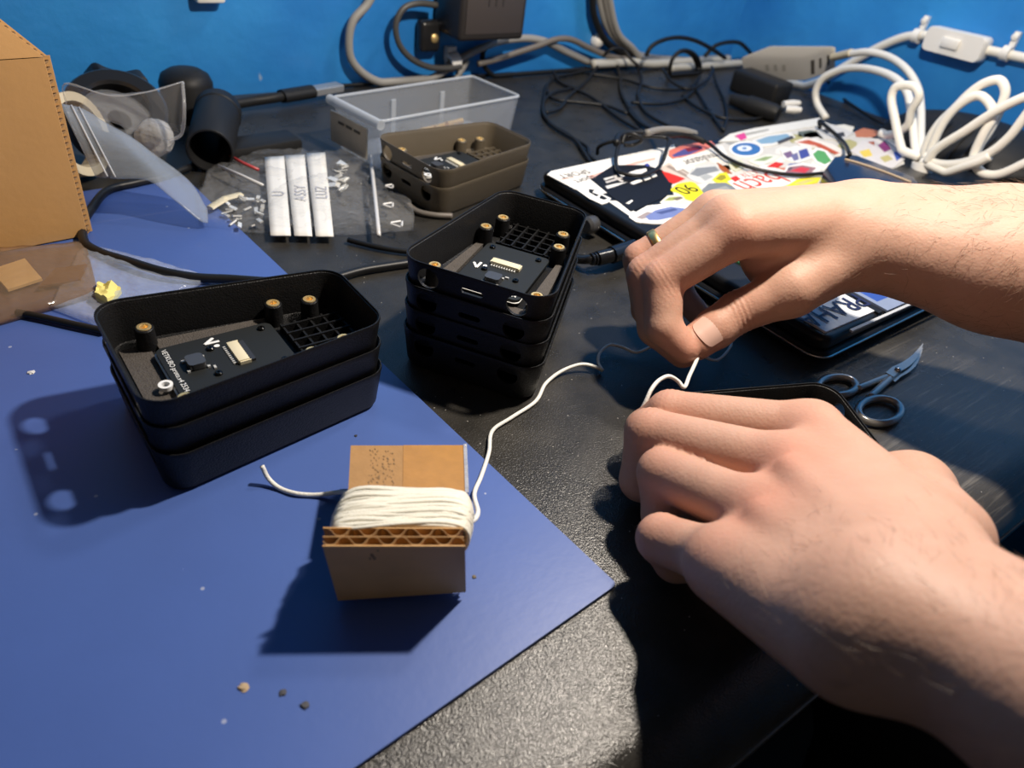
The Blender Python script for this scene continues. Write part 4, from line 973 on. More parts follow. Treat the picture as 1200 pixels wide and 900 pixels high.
lathe(bm, [(0.024, 0), (0.026, .002), (0.026, .013), (0.024, .015), (0.008, .015), (0.008, .0135), (0.0235, .0135), (0.0245, .012), (0.0245, .003), (0.0235, .0015), (0.008, .0015), (0.008, 0)], 36, Mf, closed=True); bmesh.ops.recalc_face_normals(bm, faces=bm.faces)
td = tag(obj('tape_dispenser', bm, F_RIGID, smooth=0.6), 'clear plastic tape dispenser with lumpy knob, before the black ring', 'dispenser')
bm = B(); bmesh.ops.create_icosphere(bm, subdivisions=3, radius=.0135, matrix=Matrix.Translation(at(181, 162, .026)))
for v in bm.verts: v.co += Vector((1, 1, 1)) * .002 * noise.noise(v.co * 160)
obj('knob', bm, film('clear_lump', (0.72, 0.70, 0.66, 1), 0.42, 0.06, 0.9, 120), td, smooth=3.2)
bm = B(); abox(bm, (-.031, -.014, 0), (.031, .014, .013), Matrix.Translation(at(307, 180, .001)) @ rot2(.10), bevel=.004)
tag(obj('small_case', bm, M_RUBBER, smooth=0.6), 'small flat black case behind the label bag', 'case')
# usb cable with silver plug along the wall
bm = B(); A, Bq = at(330, 113, .010), at(366, 107, .010)
tube(bm, catmull([at(276, 122, .009), at(300, 118, .009), at(320, 115, .010), at(332, 113, .010)], 5), .0045, 10, radii=None); tube(bm, [A, A.lerp(Bq, .15), Bq], .0085, 12, flat=.7)
u1 = tag(obj('usb_cable', bm, M_RUBBER, smooth=0.8), 'black cable with a silver-tipped plug lying along the back wall', 'cable')
dq = (Bq - A).normalized(); bm = B(); abox(bm, (0, -.0066, -.0035), (.034, .0066, .0035), frame(Bq, (0, 0, 1), dq), bevel=.001); obj('plug_shell', bm, mat('silver_plug', (0.55, 0.55, 0.54), 0.35, metal=0.7), u1, smooth=None)
bm = B(); cable(bm, [at(276, 122, .009), at(265, 124, .008), at(240, 150, .004), at(222, 196, .003), at(205, 202, .003), at(188, 207, .004)], .0022, 8); obj('cord', bm, M_CABLE, u1, smooth=3.2)

# clear storage box
pbx = thing('storage_box', 'open clear plastic storage box behind the brown cases', 'box', (0.363, 0.586, 0.0))
X0, X1, Y0, Y1 = 0.276, 0.450, 0.556, 0.640
# corners read off the photograph, on the desk plane and the rim plane
fz = 0.043
o_ = at(446, 143, fz); xr = at(610, 113, fz); yl = at(405, 112, fz)
ux = (xr - o_); uy = (yl - o_)
uyn = Vector((-ux.y, ux.x, 0)).normalized(); wl = min(uy.length, 0.070); ux_n = ux.normalized(); LB = ux.length
F_BOX = film('frosted_plastic', (0.55, 0.58, 0.62, 1), 0.13, 0.2)
F_BOXE = film('frosted_edge', (0.62, 0.65, 0.68, 1), 0.38, 0.2)
def bp_(a, b, z): return o_ + ux_n * a + uyn * b + Vector((0, 0, z - fz))
def boxrings(ins, z): return [bp_(x, y, z) for x, y in roundpoly([(ins, ins), (LB - ins, ins), (LB - ins, wl - ins), (ins, wl - ins)], .004, 4)]
bm = B(); loftrings(bm, [boxrings(.005, .0008), boxrings(.0035, .002), boxrings(0, fz), boxrings(.0012, fz), boxrings(.0047, .0025)]); bmesh.ops.recalc_face_normals(bm, faces=bm.faces)
obj('body', bm, F_BOX, pbx, smooth=0.6)
bm = B(); tube(bm, boxrings(.0004, fz), .0014, 6, True); obj('rim', bm, F_BOXE, pbx, smooth=3.2)
bm = B(); tube(bm, [bp_(-.001, -.002, fz - .002), bp_(-.001, wl + .002, fz - .002)], .0040, 12); obj('hinge_lip', bm, F_BOXE, pbx, smooth=0.8)
for a in (.060, .118):
    bm = B(); abox(bm, (0, 0, 0), (.005, .0016, fz - .012), Matrix.Translation(bp_(a, wl - .004, .003)) @ rot2(math.atan2(ux_n.y, ux_n.x))); obj('divider_rib', bm, F_BOXE, pbx, smooth=None)
for a in (.02,):
    bm = B(); abox(bm, (0, 0, 0), (.0016, .050, .026), Matrix.Translation(bp_(-.0006, .018, .006)) @ rot2(math.atan2(ux_n.y, ux_n.x))); obj('label', bm, mat('beige_label', (0.55, 0.47, 0.36), 0.6, var=.25, vscale=60), pbx, smooth=None, label='beige paper label on the short side')
    bm = B()
    for k in range(3): abox(bm, (-.0004, .006 + k * .011, .0185), (0, .014 + k * .011, .0205), Matrix.Translation(bp_(-.0008, .020, .006)) @ rot2(math.atan2(ux_n.y, ux_n.x)))
    obj('label_print', bm, mat('print_dark', (0.08, 0.07, 0.06), 0.6), pbx, smooth=None)
bm = B(); c0 = bp_(.098, .040, .004); sheet(bm, [bp_(.070, .016, .005), bp_(.135, .016, .005), bp_(.135, .060, .005), bp_(.070, .060, .005)], 12, 8, .003, .004, 60, 3, .008)
pg = tag(obj('parts_bag', bm, F_CRISP, smooth=3.2), 'small clear bag of brass pins inside the storage box', 'bag')
rnd = random.Random(9)
for k in range(9):
    bm = B(); x = .078 + .006 * k; c = bp_(x, .026 + rnd.uniform(0, .02), .009 + rnd.uniform(0, .006)); a = rnd.uniform(-.4, .4)
    d = (ux_n * math.cos(a) + uyn * math.sin(a)) * .010; tube(bm, [c - d, c + d], .0026, 8); obj('brass_pin', bm, mat('brassy', (0.72, 0.45, 0.16), 0.4, metal=0.4), pg, smooth=0.8)

# ---------------------------------------------------------------- back wall fittings
bm = B(); a = aty(226, -30, YB - .012); b = aty(265, 4, YB - .012)
abox(bm, (a.x, YB - .014, b.z), (b.x, YB - .0005, b.z + .05), bevel=.003); tag(obj('wall_plate', bm, M_WHITE, smooth=0.6), 'white plastic wall plate at the top edge of the blue wall', 'wall plate')
ad = thing('power_adapter', 'black power adapter box fixed to the blue back wall', 'adapter', (0.50, 0.715, 0.055))
bm = B(); abox(bm, (0.457, 0.688, 0.054), (0.541, YB - .004, 0.165), bevel=.005, seg=3); obj('housing', bm, mat('adapter_black', (0.030, 0.026, 0.025), 0.45, bump=.1, scale=800), ad, smooth=0.6)
bm = B(); abox(bm, (0.463, 0.6872, 0.0615), (0.535, 0.6882, 0.160), bevel=.0004); obj('front_plate', bm, mat('adapter_front', (0.062, 0.052, 0.050), 0.5, bump=.1, scale=900), ad, smooth=0.6)
bm = B()
for k in range(3): abox(bm, (.489 + k * .009, .6868, .088), (.4905 + k * .009, .6873, .110))
obj('embossed_mark', bm, mat('adapter_black', (0.03,) * 3), ad, smooth=None)
g0 = aty(503, 42, YB - .01)
bm = B(); abox(bm, (g0.x - .013, YB - .016, g0.z - .016), (g0.x + .012, YB - .001, g0.z + .016), bevel=.005, seg=3); gg = tag(obj('cable_bracket', bm, mat('satin_black', (0, 0, 0)), smooth=0.6), 'small black bracket with brass screw left of the power adapter', 'bracket')
bm = B(); lathe(bm, [(.0045, 0), (.0045, .0015), (.002, .003), (.0005, .003)], 14, frame((g0.x + .003, YB - .0158, g0.z - .001), (0, -1, 0))); obj('screw', bm, M_BRASS, gg, smooth=.8)
c0 = aty(531, 72, YB - .012); bm = B(); lathe(bm, [(.0095, -.006), (.0095, .006), (.006, .006), (.006, -.006)], 18, frame((c0.x, YB - .012, c0.z), (1, 0, .2)), closed=True); abox(bm, (c0.x - .006, YB - .008, c0.z), (c0.x + .006, YB - .001, c0.z + .014)); bmesh.ops.recalc_face_normals(bm, faces=bm.faces)
tag(obj('cable_clip', bm, M_WHITE, smooth=.6), 'white cable clip on the wall below the power adapter', 'clip')
for (u, v, l) in ((717, 23, 'upper white cable clip beside the vertical cable bundle'), (702, 49, 'lower white cable clip beside the vertical cable bundle')):
    c0 = aty(u, v, YB - .008); bm = B(); lathe(bm, [(.008, 0), (.008, .006), (.005, .010), (.001, .011)], 16, frame((c0.x, YB - .001, c0.z), (0, -1, 0))); tag(obj('cable_clip', bm, M_WHITE, smooth=.8), l, 'clip')
def wpath(pts, y=YB - .012): return [aty(p[0], p[1], p[2] if len(p) > 2 else y) for p in pts]
def wall_cable(name, pts, r, m, label, y=YB - .012, n=8):
    bm = B(); P_ = [Vector((p.x, min(p.y, YB - r - .001), max(p.z, r + .0005))) for p in catmull(wpath(pts, y), 7)]; tube(bm, P_, r, n); return tag(obj(name, bm, m, smooth=3.2), label, 'cable')
wall_cable('grey_cable', [(468, -330), (455, -120), (441, -20), (431, 4), (414, 24), (409, 45), (412, 70), (431, 90), (462, 100), (492, 97), (518, 85), (532, 74), (552, 62), (580, 50), (600, 46), (620, 45), (640, 49), (662, 60), (690, 73)], .0043, M_GREYCABLE, 'thick pale grey cable looping down the wall left of the adapter')
wall_cable('black_cable', [(512, 6), (490, 4), (473, 10), (464, 28), (467, 50), (480, 67), (501, 78), (520, 80), (540, 78)], .0033, mat('slate_cable', (0.07, 0.068, 0.065), .45), 'dark grey cable looping from the left side of the adapter', YB - .02)
wall_cable('black_cable', [(396, 105), (430, 103), (470, 102), (520, 99), (560, 97), (600, 92)], .0020, M_CABLE, 'thin black cable along the foot of the wall behind the clear box', YB - .006)
wall_cable('black_cable', [(572, 52), (566, 62), (567, 76), (576, 87), (590, 92), (615, 90), (650, 86), (690, 80)], .0028, M_CABLE, 'thin black cable hanging below the adapter to the wall foot')
wall_cable('grey_cable', [(548, 70), (541, 82), (533, 94)], .0034, M_GREYCABLE, 'short grey cable stub hanging below the white clip')
wall_cable('grey_cable', [(560, 75), (580, 70), (605, 62), (630, 54), (652, 46), (668, 46), (690, 56), (715, 66), (740, 70)], .0036, mat('brownish_cable', (0.16, 0.14, 0.12), .45), 'brownish grey cable rising and falling right of the adapter', YB - .018)
for k, (off, m, l) in enumerate(((0, M_GREYCABLE, 'leftmost'), (6, mat('mid_grey_cable', (0.20, 0.19, 0.175), .5), 'middle'), (12, M_GREYCABLE, 'rightmost'))):
    wall_cable('grey_cable', [(690 + off, -360), (697 + off, -120), (701 + off, -12), (704 + off, 8), (709 + off * .9, 26), (718 + off * .7, 42), (735 + off * .4, 57 - k), (755, 66 + k * 2), (800, 70 + k * 3), (850, 76 + k * 4)], .0042, m, l + ' of the three grey cables coming down the wall in a bundle', YB - .010 - .004 * k)
wall_cable('black_cable', [(678, -360), (690, -110), (694, -10), (695, 12), (700, 30), (710, 48), (722, 58), (740, 66)], .0045, M_CABLE, 'black cable on the left of the vertical cable bundle')
wall_cable('white_cable', [(694, 75), (715, 74), (740, 73), (780, 77), (820, 79), (850, 82)], .0055, mat('pale_cable', (0.50, 0.49, 0.44), .5), 'pale cable lying straight along the foot of the back wall', YB - .02)
wall_cable('white_cable', [(785, 82), (800, 87), (820, 93), (840, 99), (860, 104)], .0050, MATS['pale_cable'], 'pale cable slanting from the wall foot towards the power brick', YB - .04)
def free_cable(name, pts, r, m, label, n=8, res=7, closed=False):
    bm = B(); P_ = [Vector((p.x, min(p.y, YB - r - .001), max(p.z, r + .0003))) for p in catmull([at(u, v, z) for u, v, z in pts], res, closed)]; tube(bm, P_, r, n, closed); return tag(obj(name, bm, m, smooth=3.2), label, 'cable')
wall_cable('black_cable', [(757, 66, .70), (762, 56, .70), (772, 49, .70), (792, 44, .70), (813, 47, .70), (832, 56, .70), (850, 68, .70)], .0028, M_CABLE, 'black cable arching over the bundle left of the power brick')
wall_cable('black_cable', [(826, 66, .70), (835, 56, .70), (845, 51, .70), (866, 50, .70), (876, 58, .70), (884, 68, .71)], .0028, M_CABLE, 'black cable arching down behind the power brick')
for k in range(2):
    pts = ell(801 + 2 * k, 82, 16 + 2 * k, 22 + k, 12)
    bm = B(); P_ = [Vector((p.x, p.y, max(p.z, .003))) for p in catmull([aty(u, v, .69 - .004 * k) for u, v in pts], 4, True)]; tube(bm, P_, .0026, 7, True)
    tag(obj('black_cable', bm, M_CABLE, smooth=3.2), ('front' if k else 'rear') + ' coil of thin black cable standing at the wall foot', 'cable')
T1 = .003
free_cable('black_cable', [(700, 80, .006), (672, 86, T1), (650, 92, T1), (641, 104, T1), (650, 116, T1), (680, 120, T1), (711, 124, T1), (735, 133, T1)], .0018, M_CABLE, 'black cable lying in a wide bend on the desk behind the brown cases')
free_cable('black_cable', [(668, 104, T1), (650, 108, T1), (638, 118, T1), (638, 136, T1), (650, 148, T1), (664, 156, T1), (676, 166, T1), (686, 181, T1), (696, 196, .001)], .0018, M_CABLE, 'outer one of the two black cables ending at the far left laptop corner')
free_cable('black_cable', [(640, 100, T1), (637, 125, T1), (645, 145, T1), (668, 160, T1), (688, 172, T1), (691, 182, T1), (702, 192, .001)], .0017, M_CABLE, 'inner one of the two black cables ending at the far left laptop corner')
free_cable('black_cable', [(722, 72, .012), (726, 88, T1), (728, 108, T1), (740, 130, T1), (760, 149, T1), (782, 152, T1)], .0020, M_CABLE, 'black cable dropping from the bundle to the tied bunch')
free_cable('black_cable', [(688, 86, T1), (731, 93, T1), (761, 102, T1), (792, 105, T1), (812, 100, T1), (820, 90, .006)], .0018, M_CABLE, 'black cable sagging across the desk below the pale cables')
free_cable('black_cable', [(740, 120, T1), (770, 122, T1), (800, 116, T1), (815, 104, T1)], .0018, M_CABLE, 'thin black cable curving across the desk before the wall coils')
free_cable('black_cable', [(812, 100, T1), (820, 112, T1), (832, 131, T1), (847, 152, T1)], .0017, M_CABLE, 'thin black cable from the wall coils straight to the laptop edge')
free_cable('black_cable', [(834, 78, .010), (840, 98, .004), (849, 118, T1), (852, 138, T1), (848, 153, T1)], .0017, M_CABLE, 'thin black cable bowing from the power brick to the laptop edge')
for pts, l in (
    ([(648, 84, .008), (656, 96, T1), (690, 112, T1), (728, 140, T1), (752, 154, T1)], 'black cable crossing the desk diagonally behind the tied bunch'),
    ([(700, 78, .010), (690, 92, T1), (668, 112, T1), (654, 128, T1), (640, 132, T1)], 'black cable bending back under the wide bend on the desk'),
    ([(745, 74, .014), (752, 92, T1), (748, 112, T1), (760, 134, T1), (790, 150, T1), (812, 156, T1)], 'black cable winding from the wall foot to the right of the tied bunch'),
    ([(776, 80, .012), (790, 98, .006), (806, 104, .005), (826, 96, .008), (836, 82, .012)], 'black cable sagging before the standing coils'),
    ([(800, 112, T1), (818, 126, T1), (846, 138, T1), (880, 140, T1), (905, 134, T1)], 'thin black cable running under the black connector'),
    ([(706, 66, .020), (716, 58, .030), (730, 58, .030), (740, 70, .020), (752, 80, .012)], 'short black cable hump over the foot of the vertical bundle'),
    ([(968, 92, .02), (978, 108, T1), (1000, 124, T1), (1022, 138, T1), (1045, 150, T1)], 'black cable running along the foot of the right wall')):
    free_cable('black_cable', pts, .0019, M_CABLE, l)
# the tied bunch at the back edge of the laptop
ZB = ZL + .004
free_cable('black_cable', [(700, 180, .012), (702, 172, .022), (712, 167, .028), (731, 164, .032), (760, 160, .032), (790, 159, .032), (815, 162, .030), (829, 167, .028), (850, 184, ZB), (872, 194, ZB), (900, 201, ZB), (933, 205, ZB), (966, 203, ZB)], .0017, M_CABLE, 'black cable from the tied bunch across the laptop lid to the navy case')
free_cable('black_cable', [(727, 162, .034), (723, 178, .030), (722, 192, ZB), (727, 202, ZB), (748, 206, ZB), (766, 201, ZB), (776, 190, .028), (781, 176, .034), (782, 162, .036), (760, 160, .036), (740, 160, .036), (728, 163, .034)], .0017, M_CABLE, 'black cable loop hanging over the black sticker')
free_cable('black_cable', [(722, 168, .034), (727, 158, .036), (750, 156, .036), (780, 158, .036), (806, 158, .034), (826, 166, .030)], .0030, M_CABLE, 'thick black cable along the top of the tied bunch')
free_cable('grey_cable', [(757, 156, .040), (775, 152, .040), (800, 153, .038), (815, 157, .034)], .0032, mat('mid_grey_cable', (0, 0, 0)), 'short grey cable end lying on the tied bunch')
free_cable('black_cable', [(729, 168, .032), (733, 158, .038), (742, 157, .040), (752, 164, .036), (742, 170, .030), (732, 170, .030)], .0017, M_CABLE, 'small knot of black cable at the left of the tied bunch')
free_cable('black_cable', [(737, 130, T1), (748, 142, T1), (765, 152, .010), (790, 160, .030)], .0020, M_CABLE, 'black cable coming down into the tied bunch from behind')
free_cable('black_cable', [(961, 150, ZB), (960, 142, .03), (968, 148, .03), (985, 163, ZB), (996, 181, ZB + .018)], .0020, M_CABLE, 'short black cable arching over the stickers beside the navy case')
# cables on the mat
free_cable('black_cable', [(222, 196, .004), (190, 208, .004), (160, 214, .005), (128, 222, .005), (108, 244, .005), (98, 262, .005), (100, 285, .005), (118, 296, .005), (150, 306, .007), (190, 318, .0075), (230, 325, .006), (270, 327, .0055), (315, 330, .0055), (360, 331, .0050), (395, 325, .0032), (425, 317, .003), (455, 312, .003), (486, 307, .003), (520, 296, .003), (560, 286, .003)], .0028, M_CABLE, 'black cable curving across the blue mat behind the stack of three and onto the desk')
free_cable('black_cable', [(408, 281, .003), (440, 289, .003), (470, 294, .003), (500, 296, .003)], .0020, M_CABLE, 'black cable on the desk below the label bag')
free_cable('grey_cable', [(478, 240, .003), (490, 248, .003), (510, 252, .003), (530, 253, .003)], .0022, MATS['brownish_cable'], 'thin brownish cable at the foot of the brown cases')
free_cable('black_cable', [(20, 366, .0045), (50, 372, .0045), (85, 380, .0045), (122, 388, .0045)], .0020, M_CABLE, 'thin black cable under the bags left of the stack of three')

# ---------------------------------------------------------------- power brick, connector, usb hub
bk0, bk1 = at(866, 92, .016), at(918, 112, .016)
d = (bk1 - bk0); d.z = 0; Lb = d.length; d.normalize()
bm = B(); abox(bm, (0, -.018, -.014), (Lb, .018, .014), frame(bk0 + Vector((0, 0, .0)), (0, 0, 1), d), bevel=.005, seg=3)
tag(obj('power_brick', bm, M_RUBBER, smooth=.6), 'black laptop power brick lying before the white charging hub', 'adapter')
a, b = at(858, 116, .010), at(912, 134, .010)
bm = B(); tube(bm, [a, a.lerp(b, .35), a.lerp(b, .36), a.lerp(b, .9), b], 0, 14, radii=[.007, .009, .0105, .0105, .008])
tag(obj('black_connector', bm, M_RUBBER, smooth=.6), 'black round cable connector lying below the power brick', 'connector')
for k, l in ((0, 'upper'), (1, 'lower')):
    bm = B(); p0 = at(918 + k * 3, 122 + k * 6, .010); p1 = at(937 + k * 2, 121 + k * 8, .012); tube(bm, [p0, p0.lerp(p1, .6), p1], 0, 8, radii=[.004, .0045, .003]); tag(obj('white_plug', bm, M_WHITE, smooth=.7), l + ' of the two small white plugs beside the black connector', 'plug')
hub = thing('charging_hub', 'white charging hub with slots, tilted on the cables in the wall corner', 'charger', (0.91, 0.59, 0.0))
hBL, hBR, hTR, hTL = at(944, 96, .018), at(981, 83, .040), at(977, 50, .076), at(943, 67, .052)
hTR = hTL + (hBR - hBL)
hback = Vector((-.047, .062, -.014))
bm = B(); fc_ = [hBL, hBR, hTR, hTL]
V, Fc = add(bm, fc_ + [p + hback for p in fc_], [(0, 1, 2, 3), (7, 6, 5, 4), (0, 4, 5, 1), (1, 5, 6, 2), (2, 6, 7, 3), (3, 7, 4, 0)])
bmesh.ops.recalc_face_normals(bm, faces=bm.faces)
bmesh.ops.bevel(bm, geom=bm.edges[:], offset=.004, segments=3, affect='EDGES', profile=.5)
obj('housing', bm, M_WHITE, hub, smooth=.7)
hn = (hBR - hBL).cross(hTL - hBL).normalized()
if hn.dot(hback) > 0: hn = -hn
def hface(s, t): return hBL + (hBR - hBL) * s + (hTL - hBL) * t + hn * .0003
for s_, w_, t0_, t1_ in ((.24, .055, .22, .78), (.48, .035, .36, .74), (.72, .035, .36, .74)):
    bm = B(); Q4 = [hface(s_ - w_, t0_), hface(s_ + w_, t0_), hface(s_ + w_, t1_), hface(s_ - w_, t1_)]; add(bm, Q4 + [p - hn * .002 for p in Q4], [(0, 1, 2, 3), (7, 6, 5, 4), (0, 4, 5, 1), (1, 5, 6, 2), (2, 6, 7, 3), (3, 7, 4, 0)]); bmesh.ops.recalc_face_normals(bm, faces=bm.faces)
    obj('port', bm, mat('port_dark', (0.10, 0.09, 0.08), .5), hub, smooth=None)
bm = B(); ln = -(hBR - hBL).cross(hTL - hBL).cross(hTL - hBL).normalized(); sidn = (hTL - hBL).cross(hback).normalized()
if sidn.dot(hBR - hBL) > 0: sidn = -sidn
for k in range(3):
    o5 = hBL + hback * (.30 + .13 * k) + (hTL - hBL) * .45 + sidn * .0003; e5 = hback * .05; g5 = (hTL - hBL) * .25
    add(bm, [o5, o5 + e5, o5 + e5 + g5, o5 + g5], [(0, 1, 2, 3)])
obj('printed_mark', bm, mat('print_grey', (0.55, 0.54, 0.5), .5), hub, smooth=None)

# ---------------------------------------------------------------- white cables at the right
def wc(name, pts, r, label, m=M_WHITECABLE):
    bm = B(); P_ = [Vector((min(p.x, XR - r - .001), min(p.y, YB - r - .001), max(p.z, r + (ZL + .0035 if p.x < .835 and .15 < p.y < .46 else .0005)))) for p in catmull([atx(u, v, x) for u, v, x in pts], 7)]; tube(bm, P_, r, 9); return tag(obj(name, bm, m, smooth=3.2), label, 'cable')
XW = XR - .008
wc('switch_cord', [(905, 112, .93), (930, 104, .95), (958, 96, XW - .01), (990, 78, XW), (1012, 65, XW), (1035, 53, XW), (1062, 43, XW), (1088, 41, XW)], .0052, 'thick white cord rising along the right wall to the inline switch')
wc('switch_cord', [(1152, 58, XW), (1172, 62, XW), (1200, 68, XW), (1240, 76, XW)], .0052, 'thick white cord leaving the inline switch to the right')
sa, sb = atx(1087, 43, XW - .004), atx(1156, 60, XW - .004)
sd = (sb - sa); Ls = sd.length; sd.normalize()
Msw = frame(sa, (-1, 0, 0), sd)
bm = B(); po = roundpoly([(0, -.013), (Ls, -.0135), (Ls, .0135), (0, .013)], .006, 5)
loftrings(bm, [[Msw @ Vector((Ls / 2 + (x - Ls / 2) * s, y * s, z)) for x, y in po] for s, z in ((.96, -.010), (1, -.008), (1, .006), (.95, .009))]); bmesh.ops.recalc_face_normals(bm, faces=bm.faces)
sw = tag(obj('inline_switch', bm, M_WHITE, smooth=.7), 'white rocker switch on the cord along the right wall', 'switch')
bm = B(); abox(bm, (Ls * .32, -.0055, .007), (Ls * .62, .0055, .0125), Msw, bevel=.002); obj('rocker', bm, M_WHITE, sw, smooth=.7)
for (u, v, l) in ((1077, 38, 'white cord clip left of the inline switch'), (1182, 58, 'white cord clip right of the inline switch')):
    c = atx(u, v, XW); bm = B(); lathe(bm, [(.008, -.004), (.008, .004), (.0052, .004), (.0052, -.004)], 16, frame((XW - .001, c.y, c.z - .004), sd), closed=True); abox(bm, (XR - .006, c.y - .003, c.z + .003), (XR - .0005, c.y + .003, c.z + .018)); lathe(bm, [(.0035, 0), (.0035, .004), (.001, .005)], 10, frame((XR - .005, c.y, c.z + .013), (-1, 0, 0))); bmesh.ops.recalc_face_normals(bm, faces=bm.faces)
    tag(obj('cord_clip', bm, M_WHITE, smooth=.6), l, 'clip')
RW = .0042
bm = B(); pa_, pb_ = atx(977, 67, .915), atx(998, 62, .910); tube(bm, [pa_, pa_.lerp(pb_, .7), pb_], .007, 10, flat=.7)
tag(obj('usb_plug', bm, mat('pale_plug', (0.62, 0.55, 0.40), .4), smooth=.8), 'cream plug sticking out of the white charging hub', 'plug')
wc('white_cable', [(996, 63, .910), (1017, 61, .905), (1040, 66, .90), (1062, 81, .885), (1075, 102, .87), (1079, 127, .84), (1079, 160, .80), (1080, 190, .775), (1083, 200, .770)], RW, 'white cable from the charging hub arching over to the tied coil')
wc('white_cable', [(968, 139, .86), (957, 120, .87), (956, 106, .87), (964, 92, .87), (985, 82, .87), (1013, 80, .86), (1046, 90, .84), (1063, 108, .82), (1069, 140, .80), (1074, 180, .775), (1081, 198, .770)], RW, 'white cable in a wide arch left of the tied coil')
wc('white_cable', [(1030, 160, .80), (1050, 156, .795), (1064, 146, .79), (1068, 130, .785), (1077, 112, .78), (1070, 101, .78), (1050, 102, .78), (1045, 112, .78), (1049, 140, .775), (1056, 172, .77), (1062, 190, .768), (1072, 196, .768)], RW, 'white cable bent into a narrow upright loop, plug end on the laptop')
wc('white_cable', [(1082, 196, .768), (1086, 170, .768), (1100, 146, .768), (1118, 128, .768), (1138, 108, .768), (1155, 97, .768), (1171, 94, .768), (1178, 106, .768), (1171, 130, .768), (1160, 152, .766), (1147, 172, .764), (1142, 188, .762), (1150, 202, .760), (1168, 205, .760), (1200, 192, .76), (1230, 176, .76)], RW, 'white cable in the tallest upright loop of the coil')
wc('white_cable', [(1084, 198, .764), (1092, 172, .764), (1108, 140, .764), (1128, 120, .764), (1147, 112, .764), (1160, 122, .764), (1164, 136, .762), (1152, 158, .760), (1142, 180, .760), (1140, 192, .758)], RW, 'white cable in the shorter loop inside the tallest loop')
wc('white_cable', [(1086, 190, .758), (1096, 176, .758), (1130, 154, .757), (1167, 130, .756), (1200, 114, .756), (1230, 106, .756)], RW, 'white cable slanting up from the coil to the right edge')
wc('white_cable', [(1084, 182, .762), (1092, 190, .760), (1110, 193, .758), (1132, 190, .756), (1160, 179, .754), (1183, 160, .754), (1200, 138, .754), (1215, 118, .754)], RW, 'white cable curving low from the coil to the right edge')
wc('white_cable', [(1078, 194, .760), (1086, 201, .758), (1108, 202, .756), (1128, 196, .754), (1146, 190, .752), (1160, 183, .752)], RW, 'lowest white cable of the tied coil')
# tie
bm = B(); c = atx(1081, 196, .764); lathe(bm, [(.0105, -.004), (.0105, .004), (.009, .004), (.009, -.004)], 16, frame(c, (.1, .2, 1)), closed=True); bmesh.ops.recalc_face_normals(bm, faces=bm.faces)
tag(obj('cable_tie', bm, M_WHITE, smooth=.6), 'white band tying the coil of white cables', 'tie')
# black domed device at the far right
pc = at(1112, 188, .004); dv = thing('domed_device', 'black domed plastic device with slots behind the white cable coil', 'device', (0.86, 0.335, 0))
bm = B(); rings_ = []
for i in range(9):
    a = (PI / 2) * i / 8; rings_.append([Vector((0.905 + .066 * math.cos(a) * math.cos(t), 0.325 + .115 * math.cos(a) * math.sin(t), .002 + .050 * math.sin(a) ** .85)) for t in [2 * PI * k / 40 for k in range(40)]] if i < 8 else [Vector((0.905 + .004 * math.cos(t), .325 + .006 * math.sin(t), .052)) for t in [2 * PI * k / 40 for k in range(40)]])
loftrings(bm, rings_); obj('housing', bm, M_RUBBER, dv, smooth=1.2)
for k in range(5):
    bm = B(); y = .355 - k * .012; P_ = [Vector((0.905 - .0665 * math.cos(a), y, .003 + .050 * math.sin(a) ** .85)) for a in (.25, .45, .65, .85, 1.0)]; tube(bm, P_, .0016, 6); obj('grille_bar', bm, M_BLACK, dv, smooth=.8)
# crumbs on the mat
for i, (u, v, s, l, c) in enumerate(((285, 806, .0022, 'pale tan crumb on the mat near the bottom edge', (0.45, 0.33, 0.2)), (331, 812, .0016, 'dark crumb on the mat left of the middle', (0.06, 0.06, 0.07)), (357, 827, .0020, 'dark smear-like crumb on the mat nearest the desk edge', (0.07, 0.07, 0.08)), (37, 437, .0020, 'white crumb on the mat at the far left', (0.7, 0.68, 0.66)), (556, 676, .0012, 'brown crumb on the mat right of the bobbin', (0.15, 0.12, 0.08)), (417, 511, .0012, 'dark crumb between the stack and the bobbin', (0.03, 0.03, 0.04)))):
    bm = B(); p = at(u, v, MT); bmesh.ops.create_icosphere(bm, subdivisions=2, radius=s * .75, matrix=Matrix.Translation(p + Vector((0, 0, s * .2))))
    for vv in bm.verts: vv.co += Vector((noise.noise(vv.co * 900), noise.noise(vv.co * 1100 + Vector((3, 1, 2))), 0)) * s * .5; vv.co.z = MT + (vv.co.z - MT) * .45 if vv.co.z > MT else MT - .0001
    tag(obj('crumb', bm, mat('crumb%d' % i, c, .8), smooth=None), l, 'crumb')
